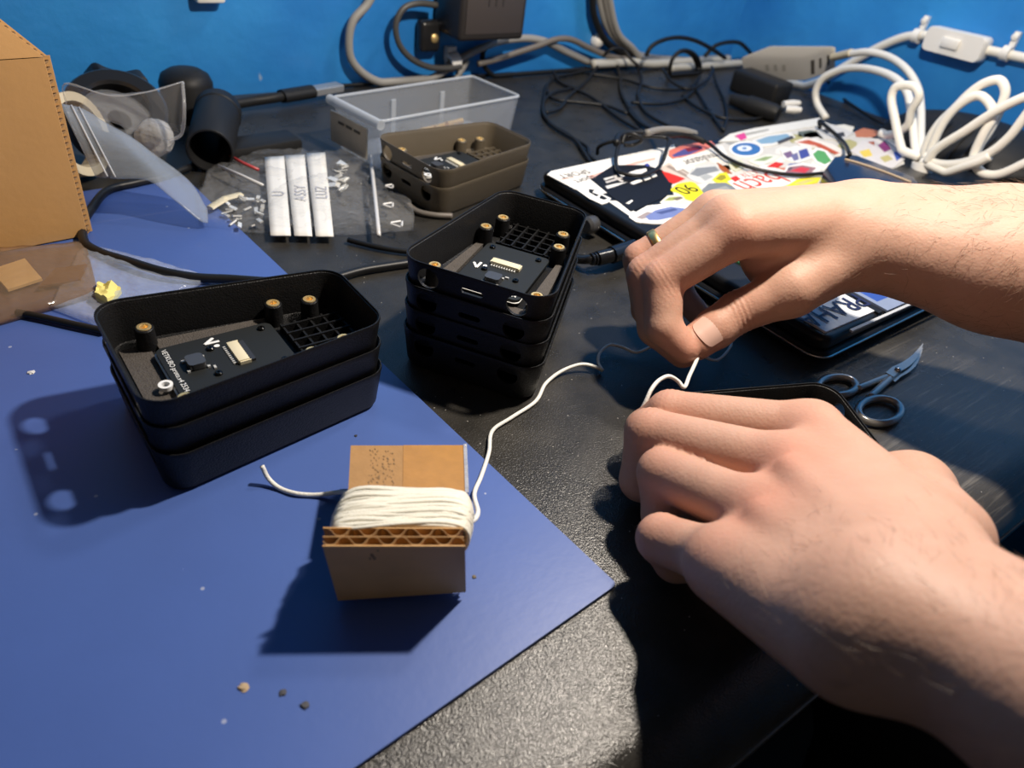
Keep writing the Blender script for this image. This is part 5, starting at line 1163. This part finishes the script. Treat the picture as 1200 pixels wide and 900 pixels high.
# ---------------------------------------------------------------- the person: one continuous skin built from a distance field
def P3(u, v, z): return np.array(at(u, v, z))
class Field:
    def __init__(s, lo, hi, h):
        s.lo = np.array(lo, float); s.h = h
        s.n = np.ceil((np.array(hi) - s.lo) / h).astype(int) + 1
        s.ax = [(s.lo[i] + h * np.arange(s.n[i])).astype(np.float32) for i in range(3)]
        s.BIG = 0.05
    def empty(s): return np.full(s.n, s.BIG, np.float32)
    def sub(s, a, b, m):
        lo = np.minimum(a, b) - m; hi = np.maximum(a, b) + m
        i0 = np.clip(np.floor((lo - s.lo) / s.h).astype(int), 0, s.n); i1 = np.clip(np.ceil((hi - s.lo) / s.h).astype(int) + 1, 0, s.n)
        return tuple(slice(i0[k], max(i1[k], i0[k])) for k in range(3))
    def cone(s, a, b, ra, rb, k=0.0, grid=None, flat=None):
        """round cone from a to b smoothly united into grid"""
        a = np.asarray(a, float); b = np.asarray(b, float)
        m = max(ra, rb) + 0.022
        sl = s.sub(a, b, m)
        X = s.ax[0][sl[0]][:, None, None]; Y = s.ax[1][sl[1]][None, :, None]; Z = s.ax[2][sl[2]][None, None, :]
        if X.size == 0 or Y.size == 0 or Z.size == 0: return
        d = b - a; L2 = max(d @ d, 1e-12)
        px, py, pz = X - a[0], Y - a[1], Z - a[2]
        t = np.clip((px * d[0] + py * d[1] + pz * d[2]) / L2, 0, 1)
        qx, qy, qz = px - t * d[0], py - t * d[1], pz - t * d[2]
        if flat is not None:      # squash along a direction: flat=(dir, factor)
            n, f = flat; dn = qx * n[0] + qy * n[1] + qz * n[2]
            e = dn * (1 / f - 1)
            qx = qx + e * n[0]; qy = qy + e * n[1]; qz = qz + e * n[2]
        dist = np.sqrt(qx * qx + qy * qy + qz * qz) - (ra + (rb - ra) * t)
        g = grid[sl]
        if k > 0:
            hh = np.clip(0.5 + 0.5 * (g - dist) / k, 0, 1); grid[sl] = g + (dist - g) * hh - k * hh * (1 - hh)
        else: grid[sl] = np.minimum(g, dist)
def smin(a, b, k):
    h = np.clip(0.5 + 0.5 * (b - a) / k, 0, 1); return b + (a - b) * h - k * h * (1 - h)
def nets(G, lo, h):
    """naive surface nets"""
    s = G < 0
    nx, ny, nz = G.shape
    c = np.zeros((nx - 1, ny - 1, nz - 1), np.int8)
    for dx in (0, 1):
        for dy in (0, 1):
            for dz in (0, 1): c += s[dx:nx - 1 + dx, dy:ny - 1 + dy, dz:nz - 1 + dz]
    act = (c > 0) & (c < 8)
    I = np.argwhere(act)
    idx = np.full(act.shape, -1, np.int64); idx[act] = np.arange(len(I))
    acc = np.zeros((len(I), 3)); cnt = np.zeros(len(I))
    corners = [(0, 0, 0), (1, 0, 0), (0, 1, 0), (1, 1, 0), (0, 0, 1), (1, 0, 1), (0, 1, 1), (1, 1, 1)]
    for i, A in enumerate(corners):
        for j, Bc in enumerate(corners):
            if j <= i or sum(abs(A[k] - Bc[k]) for k in range(3)) != 1: continue
            ga = G[I[:, 0] + A[0], I[:, 1] + A[1], I[:, 2] + A[2]]; gb = G[I[:, 0] + Bc[0], I[:, 1] + Bc[1], I[:, 2] + Bc[2]]
            m = (ga < 0) != (gb < 0)
            t = np.where(m, ga / np.where(m, ga - gb, 1), 0)
            for k in range(3): acc[:, k] += np.where(m, A[k] + t * (Bc[k] - A[k]), 0)
            cnt += m
    V = lo + h * (I + acc / cnt[:, None])
    quads = []
    for ax in range(3):
        o1, o2 = [(1, 2), (2, 0), (0, 1)][ax]
        a = [slice(None)] * 3; b = [slice(None)] * 3
        a[ax] = slice(0, -1); b[ax] = slice(1, None)
        ch = s[tuple(a)] != s[tuple(b)]
        E_ = np.argwhere(ch)
        ok = (E_[:, o1] > 0) & (E_[:, o2] > 0) & (E_[:, o1] < G.shape[o1] - 1) & (E_[:, o2] < G.shape[o2] - 1)
        E_ = E_[ok]
        def cell(d1, d2):
            q = E_.copy(); q[:, o1] -= d1; q[:, o2] -= d2; return idx[q[:, 0], q[:, 1], q[:, 2]]
        Q = np.stack([cell(1, 1), cell(0, 1), cell(0, 0), cell(1, 0)], 1)
        inside = s[E_[:, 0], E_[:, 1], E_[:, 2]]
        Q[~inside] = Q[~inside][:, ::-1]
        quads.append(Q)
    return V, np.concatenate(quads)
def relax(V, Q, it, lam):
    e = np.concatenate([Q[:, [0, 1]], Q[:, [1, 2]], Q[:, [2, 3]], Q[:, [3, 0]]])
    n = len(V)
    for k in range(it):
        for l in (lam, -lam * 1.04):
            S = np.zeros((n, 3)); c = np.bincount(e[:, 0], minlength=n) + np.bincount(e[:, 1], minlength=n)
            for d in range(3):
                S[:, d] = np.bincount(e[:, 0], V[e[:, 1], d], n) + np.bincount(e[:, 1], V[e[:, 0], d], n)
            V = V + l * (S / np.maximum(c, 1)[:, None] - V)
    return V
def hand_field(F_, palm, fingers, kp, kf=0.007):
    gp = F_.empty()
    for a, b, ra, rb, k, fl in palm: F_.cone(a, b, ra, rb, k if k else kp, gp, fl)
    out = gp.copy()
    for name, chain in fingers:
        g = F_.empty()
        for (a, ra), (b, rb) in zip(chain, chain[1:]): F_.cone(a, b, ra, rb, 0.0022, g)
        # the first knuckle is drawn into the back of the hand, the rest only meets its neighbours
        j = smin(gp, g, kf)
        out = smin(out, j, .0009)
    return out

# ---- nearer (left) hand
LW = dict(
    im=P3(950, 506, .052), mm=P3(926, 548, .054), rm=P3(892, 603, .051), pm=P3(850, 658, .045),
    ib=P3(1085, 655, .076), mb=P3(1062, 685, .082), rb=P3(1035, 715, .083), pb=P3(1010, 742, .080),
    w1=P3(1092, 679, .083), w2=P3(1022, 745, .080))
palmL = [
    (LW['ib'], LW['im'], .0185, .0130, .010, None), (LW['mb'], LW['mm'], .0185, .0135, .010, None), (LW['rb'], LW['rm'], .0185, .0130, .010, None), (LW['pb'], LW['pm'], .0165, .0120, .010, None),
    (P3(988, 752, .0800), P3(846, 664, .0465), .0135, .0112, .010, None),      # hypothenar edge
    (P3(1100, 632, .066), P3(1066, 578, .044), .0170, .0150, .010, None),     # thumb metacarpal
    (P3(1066, 578, .044), P3(985, 575, .034), .0150, .0130, .010, None)]
fL = [
    ('index', [(P3(950, 506, .052), .0122), (P3(785, 484, .035), .0106), (P3(756, 503, .021), .0095), (P3(772, 520, .012), .0085)]),
    ('middle', [(P3(926, 548, .054), .0125), (P3(762, 508, .035), .0112), (P3(752, 562, .016), .0098), (P3(790, 575, .010), .0085)]),
    ('ring', [(P3(892, 603, .051), .0122), (P3(777, 554, .033), .0108), (P3(778, 604, .015), .0094), (P3(812, 610, .010), .0084)]),
    ('pinkie', [(P3(850, 658, .042), .0112), (P3(775, 631, .027), .0097), (P3(792, 656, .014), .0090), (P3(822, 660, .012), .0080)])]
wL0 = P3(1057, 711, .082); wL1 = P3(1215, 765, .100)
elbL = np.array([.20, -.255, .16])
dL = (wL1 - wL0); dL /= np.linalg.norm(dL)
side = np.cross(dL, [0, 0, 1]); side /= np.linalg.norm(side); side = side + [0, 0, .38]; side /= np.linalg.norm(side)
FL_ = Field((.125, -.105, -.002), (.345, .190, .150), .00115)
f1 = wL0 + (elbL - wL0) * 0.16; f2 = wL0 + (elbL - wL0) * 0.36
for sg in (-1, 1):
    palmL.append((wL0 + side * (.0135 if sg > 0 else -.0105), f1 + side * (.0165 if sg > 0 else -.0125), .0185 if sg > 0 else .0215, .0205 if sg > 0 else .0245, .012, None))
    palmL.append((f1 + side * (.0165 if sg > 0 else -.0125), f2 + side * sg * .015, .0205 if sg > 0 else .0245, .029, .012, None))
gl = hand_field(FL_, palmL, fL, .010)
# tendons and veins on the back of the hand
def ridge(F_, g, pts, r, depth, k):
    t = F_.empty()
    for a, b in zip(pts, pts[1:]): F_.cone(a, b, r, r, .001, t)
    return smin(g, t + depth, k)
def on_back(a, b, n, lift): return [a + (b - a) * i / n + np.array([0, 0, lift]) for i in range(n + 1)]
gl = ridge(FL_, gl, [P3(925, 548, .068), P3(985, 610, .082), P3(1050, 672, .098)], .003, -.0003, .006)
gl = ridge(FL_, gl, [P3(892, 603, .0645), P3(955, 658, .080), P3(1022, 705, .096)], .003, -.0003, .006)
VL, QL = nets(gl, FL_.lo, FL_.h); VL = relax(VL, QL, 6, .5)

# ---- farther (right) hand
palmR = [
    (P3(988, 264, .092), P3(866, 271, .091), .0180, .0128, .010, None), (P3(990, 256, .092), P3(852, 259, .091), .0180, .0130, .010, None),
    (P3(985, 252, .086), P3(838, 251, .084), .0180, .0122, .010, None), (P3(980, 252, .078), P3(838, 256, .074), .0180, .0115, .010, None),
    (P3(1000, 296, .082), P3(927, 340, .065), .0170, .0138, .010, None),
    (P3(970, 285, .082), P3(892, 298, .073), .0145, .0105, .012, None),
    (P3(960, 290, .074), P3(905, 315, .066), .0130, .0105, .012, None)]
fR = [
    ('index', [(P3(866, 271, .091), .0125), (P3(777, 328, .062), .0108), (P3(778, 384, .043), .0094), (P3(803, 409, .036), .0080)]),
    ('middle', [(P3(852, 259, .091), .0125), (P3(758, 322, .058), .0108), (P3(768, 385, .037), .0093), (P3(800, 414, .030), .0080)]),
    ('ring', [(P3(838, 251, .084), .0118), (P3(751, 304, .054), .0100), (P3(759, 362, .034), .0090), (P3(790, 404, .026), .0078)]),
    ('pinkie', [(P3(838, 256, .074), .0108), (P3(792, 298, .046), .0090), (P3(798, 345, .028), .0080), (P3(822, 372, .022), .0070)]),
    ('thumb', [(P3(927, 340, .065), .0135), (P3(864, 366, .050), .0112), (P3(838, 385, .043), .0110), (P3(816, 401, .0375), .0098)])]
wR0 = P3(1018, 274, .089); wR1 = P3(1190, 306, .095)
elbR = np.array([.535, -.075, .115])
dR = elbR - wR0; dR /= np.linalg.norm(dR)
upv = np.array([0, 0, 1.0]); sideR = np.cross(dR, upv); sideR /= np.linalg.norm(sideR)
tilt = sideR * .8 + upv * -.25; tilt /= np.linalg.norm(tilt)
g1 = wR0 + (elbR - wR0) * .22; g2 = wR0 + (elbR - wR0) * .42; g3 = wR0 + (elbR - wR0) * .55
for sg in (-1, 1):
    palmR.append((wR0 + tilt * sg * .0085, g1 + tilt * sg * .0110, .0225, .0285, .012, None))
    palmR.append((g1 + tilt * sg * .0110, g2 + tilt * sg * .012, .0285, .0345, .012, None))
    palmR.append((g2 + tilt * sg * .012, g3 + tilt * sg * .012, .0345, .037, .012, None))
FR_ = Field((.255, .005, .005), (.560, .300, .150), .0012)
gr = hand_field(FR_, palmR, fR, .010, .006)
# wrinkled skin over the thumb joint and the back of the thumb
ip = P3(864, 366, .050); mcp = P3(927, 340, .065); axT = (ip - mcp) / np.linalg.norm(ip - mcp)
camp = np.array([0, 0, H])
VR, QR = nets(gr, FR_.lo, FR_.h); VR = relax(VR, QR, 5, .5)
def wrinkle(V, c, ax, width, amp, freq):
    d = V - c; s = d @ ax; rad = np.linalg.norm(d, axis=1)
    w = np.exp(-(s / width) ** 2) * np.clip(1 - (rad - .013) / .01, 0, 1)
    n = d - s[:, None] * ax; nl = np.linalg.norm(n, axis=1)[:, None] + 1e-9
    return V + n / nl * (amp * np.cos(freq * s) * w)[:, None]
VR = wrinkle(VR, ip, axT, .0050, .00028, 2400)
for c0, c1 in ((P3(866, 271, .091), P3(777, 328, .062)), (P3(852, 259, .091), P3(758, 322, .058))):
    VR = wrinkle(VR, c1, (c1 - c0) / np.linalg.norm(c1 - c0), .0045, .00018, 2600)
for ch in fL:
    c0, c1 = ch[1][0][0], ch[1][1][0]; VL = wrinkle(VL, c1, (c1 - c0) / np.linalg.norm(c1 - c0), .0050, .00018, 2500)

# ---- rest of the body, coarser (outside the photograph's frame)
FB = Field((-.02, -.70, -.84), (.86, -.02, .82), .011)
gb = FB.empty(); gb[:] = .2
shL, shR = np.array([.17, -.43, .40]), np.array([.62, -.40, .40])
hipc = np.array([.40, -.50, -.34]); chest = np.array([.395, -.44, .26])
FB.cone(f2 + (elbL - f2) * .25, elbL, .030, .046, .02, gb); FB.cone(elbL, shL, .048, .062, .02, gb)
FB.cone(g3 + (elbR - g3) * .1, elbR, .034, .050, .02, gb); FB.cone(elbR, shR, .050, .062, .02, gb)
FB.cone(shL + [.05, 0, -.01], shR - [.05, 0, .01], .075, .075, .04, gb); FB.cone(chest + [-.06, 0, 0], hipc + [-.04, 0, .1], .125, .12, .05, gb); FB.cone(chest + [.06, 0, 0], hipc + [.04, 0, .1], .125, .12, .05, gb)
neck = np.array([.395, -.42, .48]); head = np.array([.385, -.375, .645])
FB.cone(chest + [0, 0, .12], neck + [0, .01, .05], .065, .058, .04, gb)
FB.cone(head + [0, -.025, .035], head + [0, .005, .02], .088, .084, .03, gb); FB.cone(head + [0, .0, 0], head + [0, .035, -.065], .070, .050, .03, gb)
FB.cone(head + [0, .085, .015], head + [0, .112, -.022], .010, .016, .012, gb)
for sx in (-1, 1):
    FB.cone(head + [sx * .088, -.02, .015], head + [sx * .090, -.015, -.02], .016, .012, .008, gb)
    FB.cone(head + [sx * .02, .078, .035], head + [sx * .05, .070, .037], .012, .012, .012, gb)
FB.cone(head + [-.02, .086, -.062], head + [.02, .086, -.062], .009, .009, .008, gb)
VB, QB = nets(gb, FB.lo, FB.h); VB = relax(VB, QB, 2, .5)

# ---- colours of the skin itself: redder knuckles and finger joints
knuck = [(P3(928, 541, .068), .018, .55), (P3(895, 597, .064), .018, .55), (P3(852, 652, .054), .016, .4), (P3(960, 500, .064), .016, .35)] + [(c[1][1][0], .016, .40) for c in fL] + [(c[1][1][0], .015, .40) for c in fR] + [(P3(818, 401, .038), .016, .5), (P3(803, 409, .036), .014, .6), (P3(866, 262, .10), .014, .3)]
def red_of(V):
    r_ = np.zeros(len(V))
    for c, w, a in knuck: r_ = np.maximum(r_, a * np.exp(-(((V - c) ** 2).sum(1)) / (w * w)))
    return r_
allV = np.concatenate([VL, VR, VB]); allQ = np.concatenate([QL, QR + len(VL), QB + len(VL) + len(VR)])
red = np.concatenate([red_of(VL), red_of(VR), np.zeros(len(VB))])
def skin_material():
    m = bpy.data.materials.new('skin'); m.use_nodes = True
    N = m.node_tree.nodes; L = m.node_tree.links; b = N['Principled BSDF']
    at_ = N.new('ShaderNodeAttribute'); at_.attribute_name = 'redness'
    tc = N.new('ShaderNodeTexCoord')
    n = N.new('ShaderNodeTexNoise'); n.inputs['Scale'].default_value = 70; n.inputs['Detail'].default_value = 6
    c1 = N.new('ShaderNodeMix'); c1.data_type = 'RGBA'; c1.inputs['A'].default_value = (0.46, 0.262, 0.185, 1); c1.inputs['B'].default_value = (0.555, 0.337, 0.25, 1)
    c2 = N.new('ShaderNodeMix'); c2.data_type = 'RGBA'; c2.inputs['B'].default_value = (0.60, 0.235, 0.155, 1)
    L.new(tc.outputs['Object'], n.inputs['Vector']); L.new(n.outputs['Fac'], c1.inputs['Factor'])
    L.new(at_.outputs['Fac'], c2.inputs['Factor']); L.new(c1.outputs['Result'], c2.inputs['A']); L.new(c2.outputs['Result'], b.inputs['Base Color'])
    b.inputs['Roughness'].default_value = 0.55; b.inputs['Specular IOR Level'].default_value = 0.32
    b.inputs['Subsurface Weight'].default_value = 0.22; b.inputs['Subsurface Radius'].default_value = (1.0, 0.35, 0.2); b.inputs['Subsurface Scale'].default_value = 0.004
    v = N.new('ShaderNodeTexVoronoi'); v.inputs['Scale'].default_value = 900; v.feature = 'SMOOTH_F1'
    n2 = N.new('ShaderNodeTexNoise'); n2.inputs['Scale'].default_value = 260; n2.inputs['Detail'].default_value = 6
    a = N.new('ShaderNodeMath'); a.operation = 'MULTIPLY_ADD'; a.inputs[1].default_value = .5
    L.new(tc.outputs['Object'], v.inputs['Vector']); L.new(tc.outputs['Object'], n2.inputs['Vector']); L.new(v.outputs['Distance'], a.inputs[0]); L.new(n2.outputs['Fac'], a.inputs[2])
    bp = N.new('ShaderNodeBump'); bp.inputs['Strength'].default_value = .30; bp.inputs['Distance'].default_value = .0006
    L.new(a.outputs[0], bp.inputs['Height']); L.new(bp.outputs['Normal'], b.inputs['Normal'])
    return m
M_SKIN = skin_material()
me = bpy.data.meshes.new('person')
me.from_pydata(allV.tolist(), [], allQ.tolist())
me.materials.append(M_SKIN)
me.polygons.foreach_set('use_smooth', [True] * len(me.polygons))
at_ = me.attributes.new('redness', 'FLOAT', 'POINT'); at_.data.foreach_set('value', red.astype(np.float32))
me.update()
person = obj('person', me, None, origin=(.40, -.45, -.5))
tag(person, 'person with bare hairy forearms threading string, both hands at work on the desk', 'person')

# thumb nail of the farther hand
def nail(ch, name, shift):
    (a, ra), (b, rb) = ch
    ax = b - a; Ln = np.linalg.norm(ax); ax /= Ln
    mid = (a + b) / 2; n = camp - mid; n = n - ax * (n @ ax); n /= np.linalg.norm(n)
    up = np.array([0, 0, 1.0]); s = np.cross(ax, n)
    n = n * math.cos(shift) + s * math.sin(shift); s = np.cross(ax, n)
    bm = B(); rows = []
    NU, NV = 12, 10
    for i in range(NU + 1):
        t = i / NU
        w = 0.84 * (1 - (1 - min(1, t / .30)) ** 2.2 * .45) * (1 - max(0, (t - .78) / .22) ** 2 * .40)
        row = []
        for j in range(NV + 1):
            ph = (j / NV * 2 - 1) * w
            l = .0003 + .0138 * t - .0010 * (1 - t) * (1 - (j / NV * 2 - 1) ** 2) + .0010 * t * (1 - (j / NV * 2 - 1) ** 2)
            fr2 = l / Ln; base = a + ax * l; rr = ra + (rb - ra) * min(1, max(0, fr2)) + .00035
            if fr2 > 1: ov = l - Ln; rr = math.sqrt(max(1e-8, rb * rb - ov * ov)) + .0004
            row.append(Vector(base + (n * math.cos(ph) + s * math.sin(ph)) * rr))
        rows.append(row)
    V = [[bm.verts.new(p) for p in r_] for r_ in rows]
    for i in range(NU):
        for j in range(NV): bm.faces.new((V[i][j], V[i][j + 1], V[i + 1][j + 1], V[i + 1][j]))
    bmesh.ops.recalc_face_normals(bm, faces=bm.faces)
    bmesh.ops.solidify(bm, geom=bm.faces[:], thickness=-.0003)
    bmesh.ops.recalc_face_normals(bm, faces=bm.faces)
    return obj(name, bm, mat('nail', (0.68, 0.44, 0.36), .26), person, smooth=1.2, label='thumb nail of the farther hand')
nail([fR[4][1][2], fR[4][1][3]], 'thumb_nail', .12)
# hair on the forearms and the back of the nearer hand
rh = np.random.RandomState(3)
def hairs(V, Q, n, region, flow, rad, Lr):
    A, Bv, D = V[Q[:, 0]], V[Q[:, 1]], V[Q[:, 3]]
    nn = np.cross(Bv - A, D - A); nn /= np.linalg.norm(nn, axis=1)[:, None] + 1e-12
    cc = V[Q].mean(1)
    w = region(cc, nn); w = np.clip(w, 0, None); pr = w / w.sum()
    pick = rh.choice(len(Q), n, p=pr)
    verts = []; faces = []
    for q in pick:
        p = cc[q] + rh.normal(0, .0006, 3); N_ = nn[q]
        f = flow(p) + rh.normal(0, .45, 3); f = f - N_ * (f @ N_); f /= np.linalg.norm(f) + 1e-9
        L_ = rh.uniform(*Lr); curl = rh.uniform(-.35, .35); sd = np.cross(N_, f)
        b0 = len(verts)
        for k in range(4):
            t = k / 3
            c = p + f * L_ * t + sd * L_ * curl * t * t + N_ * (L_ * .42 * t * (1 - .55 * t)) - N_ * .0003
            r_ = rad * (1 - .75 * t)
            for j in range(3):
                an = 2 * PI * j / 3; verts.append(tuple(c + (N_ * math.cos(an) + sd * math.sin(an)) * r_))
        for k in range(3):
            for j in range(3):
                a0 = b0 + k * 3 + j; a1 = b0 + k * 3 + (j + 1) % 3; faces.append((a0, a1, a1 + 3, a0 + 3))
    return verts, faces
def regL(c, n):
    t = (c - wL0) @ ((elbL - wL0) / np.linalg.norm(elbL - wL0))
    lat = (c - wL0) @ side
    arm = np.clip((t + .015) / .05, 0, 1) ** 1.3
    handp = np.clip(1 - np.abs(t + .018) / .045, 0, 1) * np.clip(.5 + lat / .03, 0, 1) * .7
    return (arm + handp) * (n[:, 2] > -.3) * np.clip(.55 + rh.rand(len(c)) * .6, 0, 1)
def flowL(p): return -(elbL - wL0) / np.linalg.norm(elbL - wL0) * .8 - side * .7
def regR(c, n):
    t = (c - wR0) @ dR
    return np.clip((t + .01) / .06, 0, 1) ** 1.2 * (n[:, 2] > -.75)
def flowR(p): return -dR * .7 + np.array([0, 0, -.5]) + np.array([-.2, -.3, 0])
hv, hf = hairs(VL, QL, 1500, regL, flowL, .00005, (.004, .008))
hv2, hf2 = hairs(VR, QR, 2600, regR, flowR, .00006, (.004, .010))
o_n = len(hv); hv += hv2; hf += [tuple(i + o_n for i in f) for f in hf2]
hm = bpy.data.meshes.new('arm_hair'); hm.from_pydata(hv, [], hf); hm.materials.append(mat('arm_hair', (0.16, 0.095, 0.05), .5))
h_ = obj('arm_hair', hm, None, person); h_['kind'] = 'stuff'; h_['label'] = 'short brown hair on the forearms'
# clothes and hair of the person, outside the frame
def cloth(name, cones, m, label=None, k=.04, vox=.012):
    Fc = Field((-.06, -.78, -.86), (.90, .25, .82), vox); g = Fc.empty(); g[:] = .2
    for a, b, ra, rb in cones: Fc.cone(np.array(a), np.array(b), ra, rb, k, g)
    V, Q = nets(g, Fc.lo, Fc.h); V = relax(V, Q, 2, .5)
    mm = bpy.data.meshes.new(name); mm.from_pydata(V.tolist(), [], Q.tolist()); mm.materials.append(m); mm.polygons.foreach_set('use_smooth', [True] * len(mm.polygons))
    o = obj(name, mm, None, person)
    if label: o['label'] = label
cloth('shirt', [(shL + [.05, 0, -.01], shR - [.05, 0, .01], .088, .088), (chest + [-.06, 0, 0], hipc + [-.04, 0, .1], .138, .134), (chest + [.06, 0, 0], hipc + [.04, 0, .1], .138, .134), (shL, shL + (elbL - shL) * .45, .078, .068), (shR, shR + (elbR - shR) * .45, .078, .068)], mat('dark_cloth', (0.02, 0.021, 0.026), .85))
cloth('trousers', [(hipc + [-.08, 0, .03], (.29, .02, -.33), .115, .085), (hipc + [.08, 0, .03], (.56, .02, -.34), .115, .085), ((.29, .02, -.33), (.27, -.02, -.76), .078, .055), ((.56, .02, -.34), (.58, -.02, -.76), .078, .055), (hipc + [-.06, 0, .06], hipc + [.06, 0, .06], .13, .13)], mat('black_cloth', (0.010, 0.010, 0.012), .9))
cloth('shoes', [((.27, -.04, -.805), (.265, .12, -.815), .048, .040), ((.58, -.04, -.805), (.585, .12, -.815), .048, .040)], mat('shoe_black', (0.012, 0.012, 0.012), .5), k=.01, vox=.009)
cloth('hair', [(head + [0, -.045, .055], head + [0, -.01, .065], .088, .082), (head + [0, -.06, .0], head + [0, -.055, .04], .08, .085)], mat('brown_hair', (0.05, 0.03, 0.018), .6), vox=.009)
bm = B(); lathe(bm, [(.02, 0), (.19, .004), (.20, .012), (.20, .05), (.18, .066), (.02, .068)], 32, Matrix.Translation((.40, -.50, -.545)))
st = tag(obj('stool', bm, M_RUBBER, smooth=.7), 'round black stool under the seated person', 'stool')
for k in range(4):
    a = PI / 4 + k * PI / 2; bm = B(); tube(bm, [Vector((.40 + .13 * math.cos(a), -.50 + .13 * math.sin(a), -.543)), Vector((.40 + .20 * math.cos(a), -.50 + .20 * math.sin(a), FLOOR_Z + .001))], .014, 10); obj('leg', bm, M_STEEL, st, smooth=.8)
# gold ring on the farther hand
ca, cb = fR[2][1][0][0], fR[2][1][1][0]; tq = .74
cpt = ca + (cb - ca) * tq; dd = cb - ca
bm = B(); lathe(bm, [(.0101, -.0022), (.0106, -.0026), (.0113, -.0020), (.0115, 0), (.0113, .0020), (.0106, .0026), (.0101, .0022)], 36, frame(cpt, dd), closed=True); bmesh.ops.recalc_face_normals(bm, faces=bm.faces)
tag(obj('finger_ring', bm, M_GOLD, smooth=3.2), 'gold ring on the ring finger of the farther hand', 'ring')

# ---------------------------------------------------------------- metres
done = set()
SM = Matrix.Scale(K, 4)
for o in bpy.data.objects:
    if o.type == 'MESH' and o.data.name not in done:
        done.add(o.data.name); o.data.transform(SM)
    o.location = o.location * K
    if o.type == 'LIGHT':
        o.data.energy *= K * K
        if o.data.type == 'AREA': o.data.size *= K
        else: o.data.shadow_soft_size *= K
cam.data.clip_start = 0.005
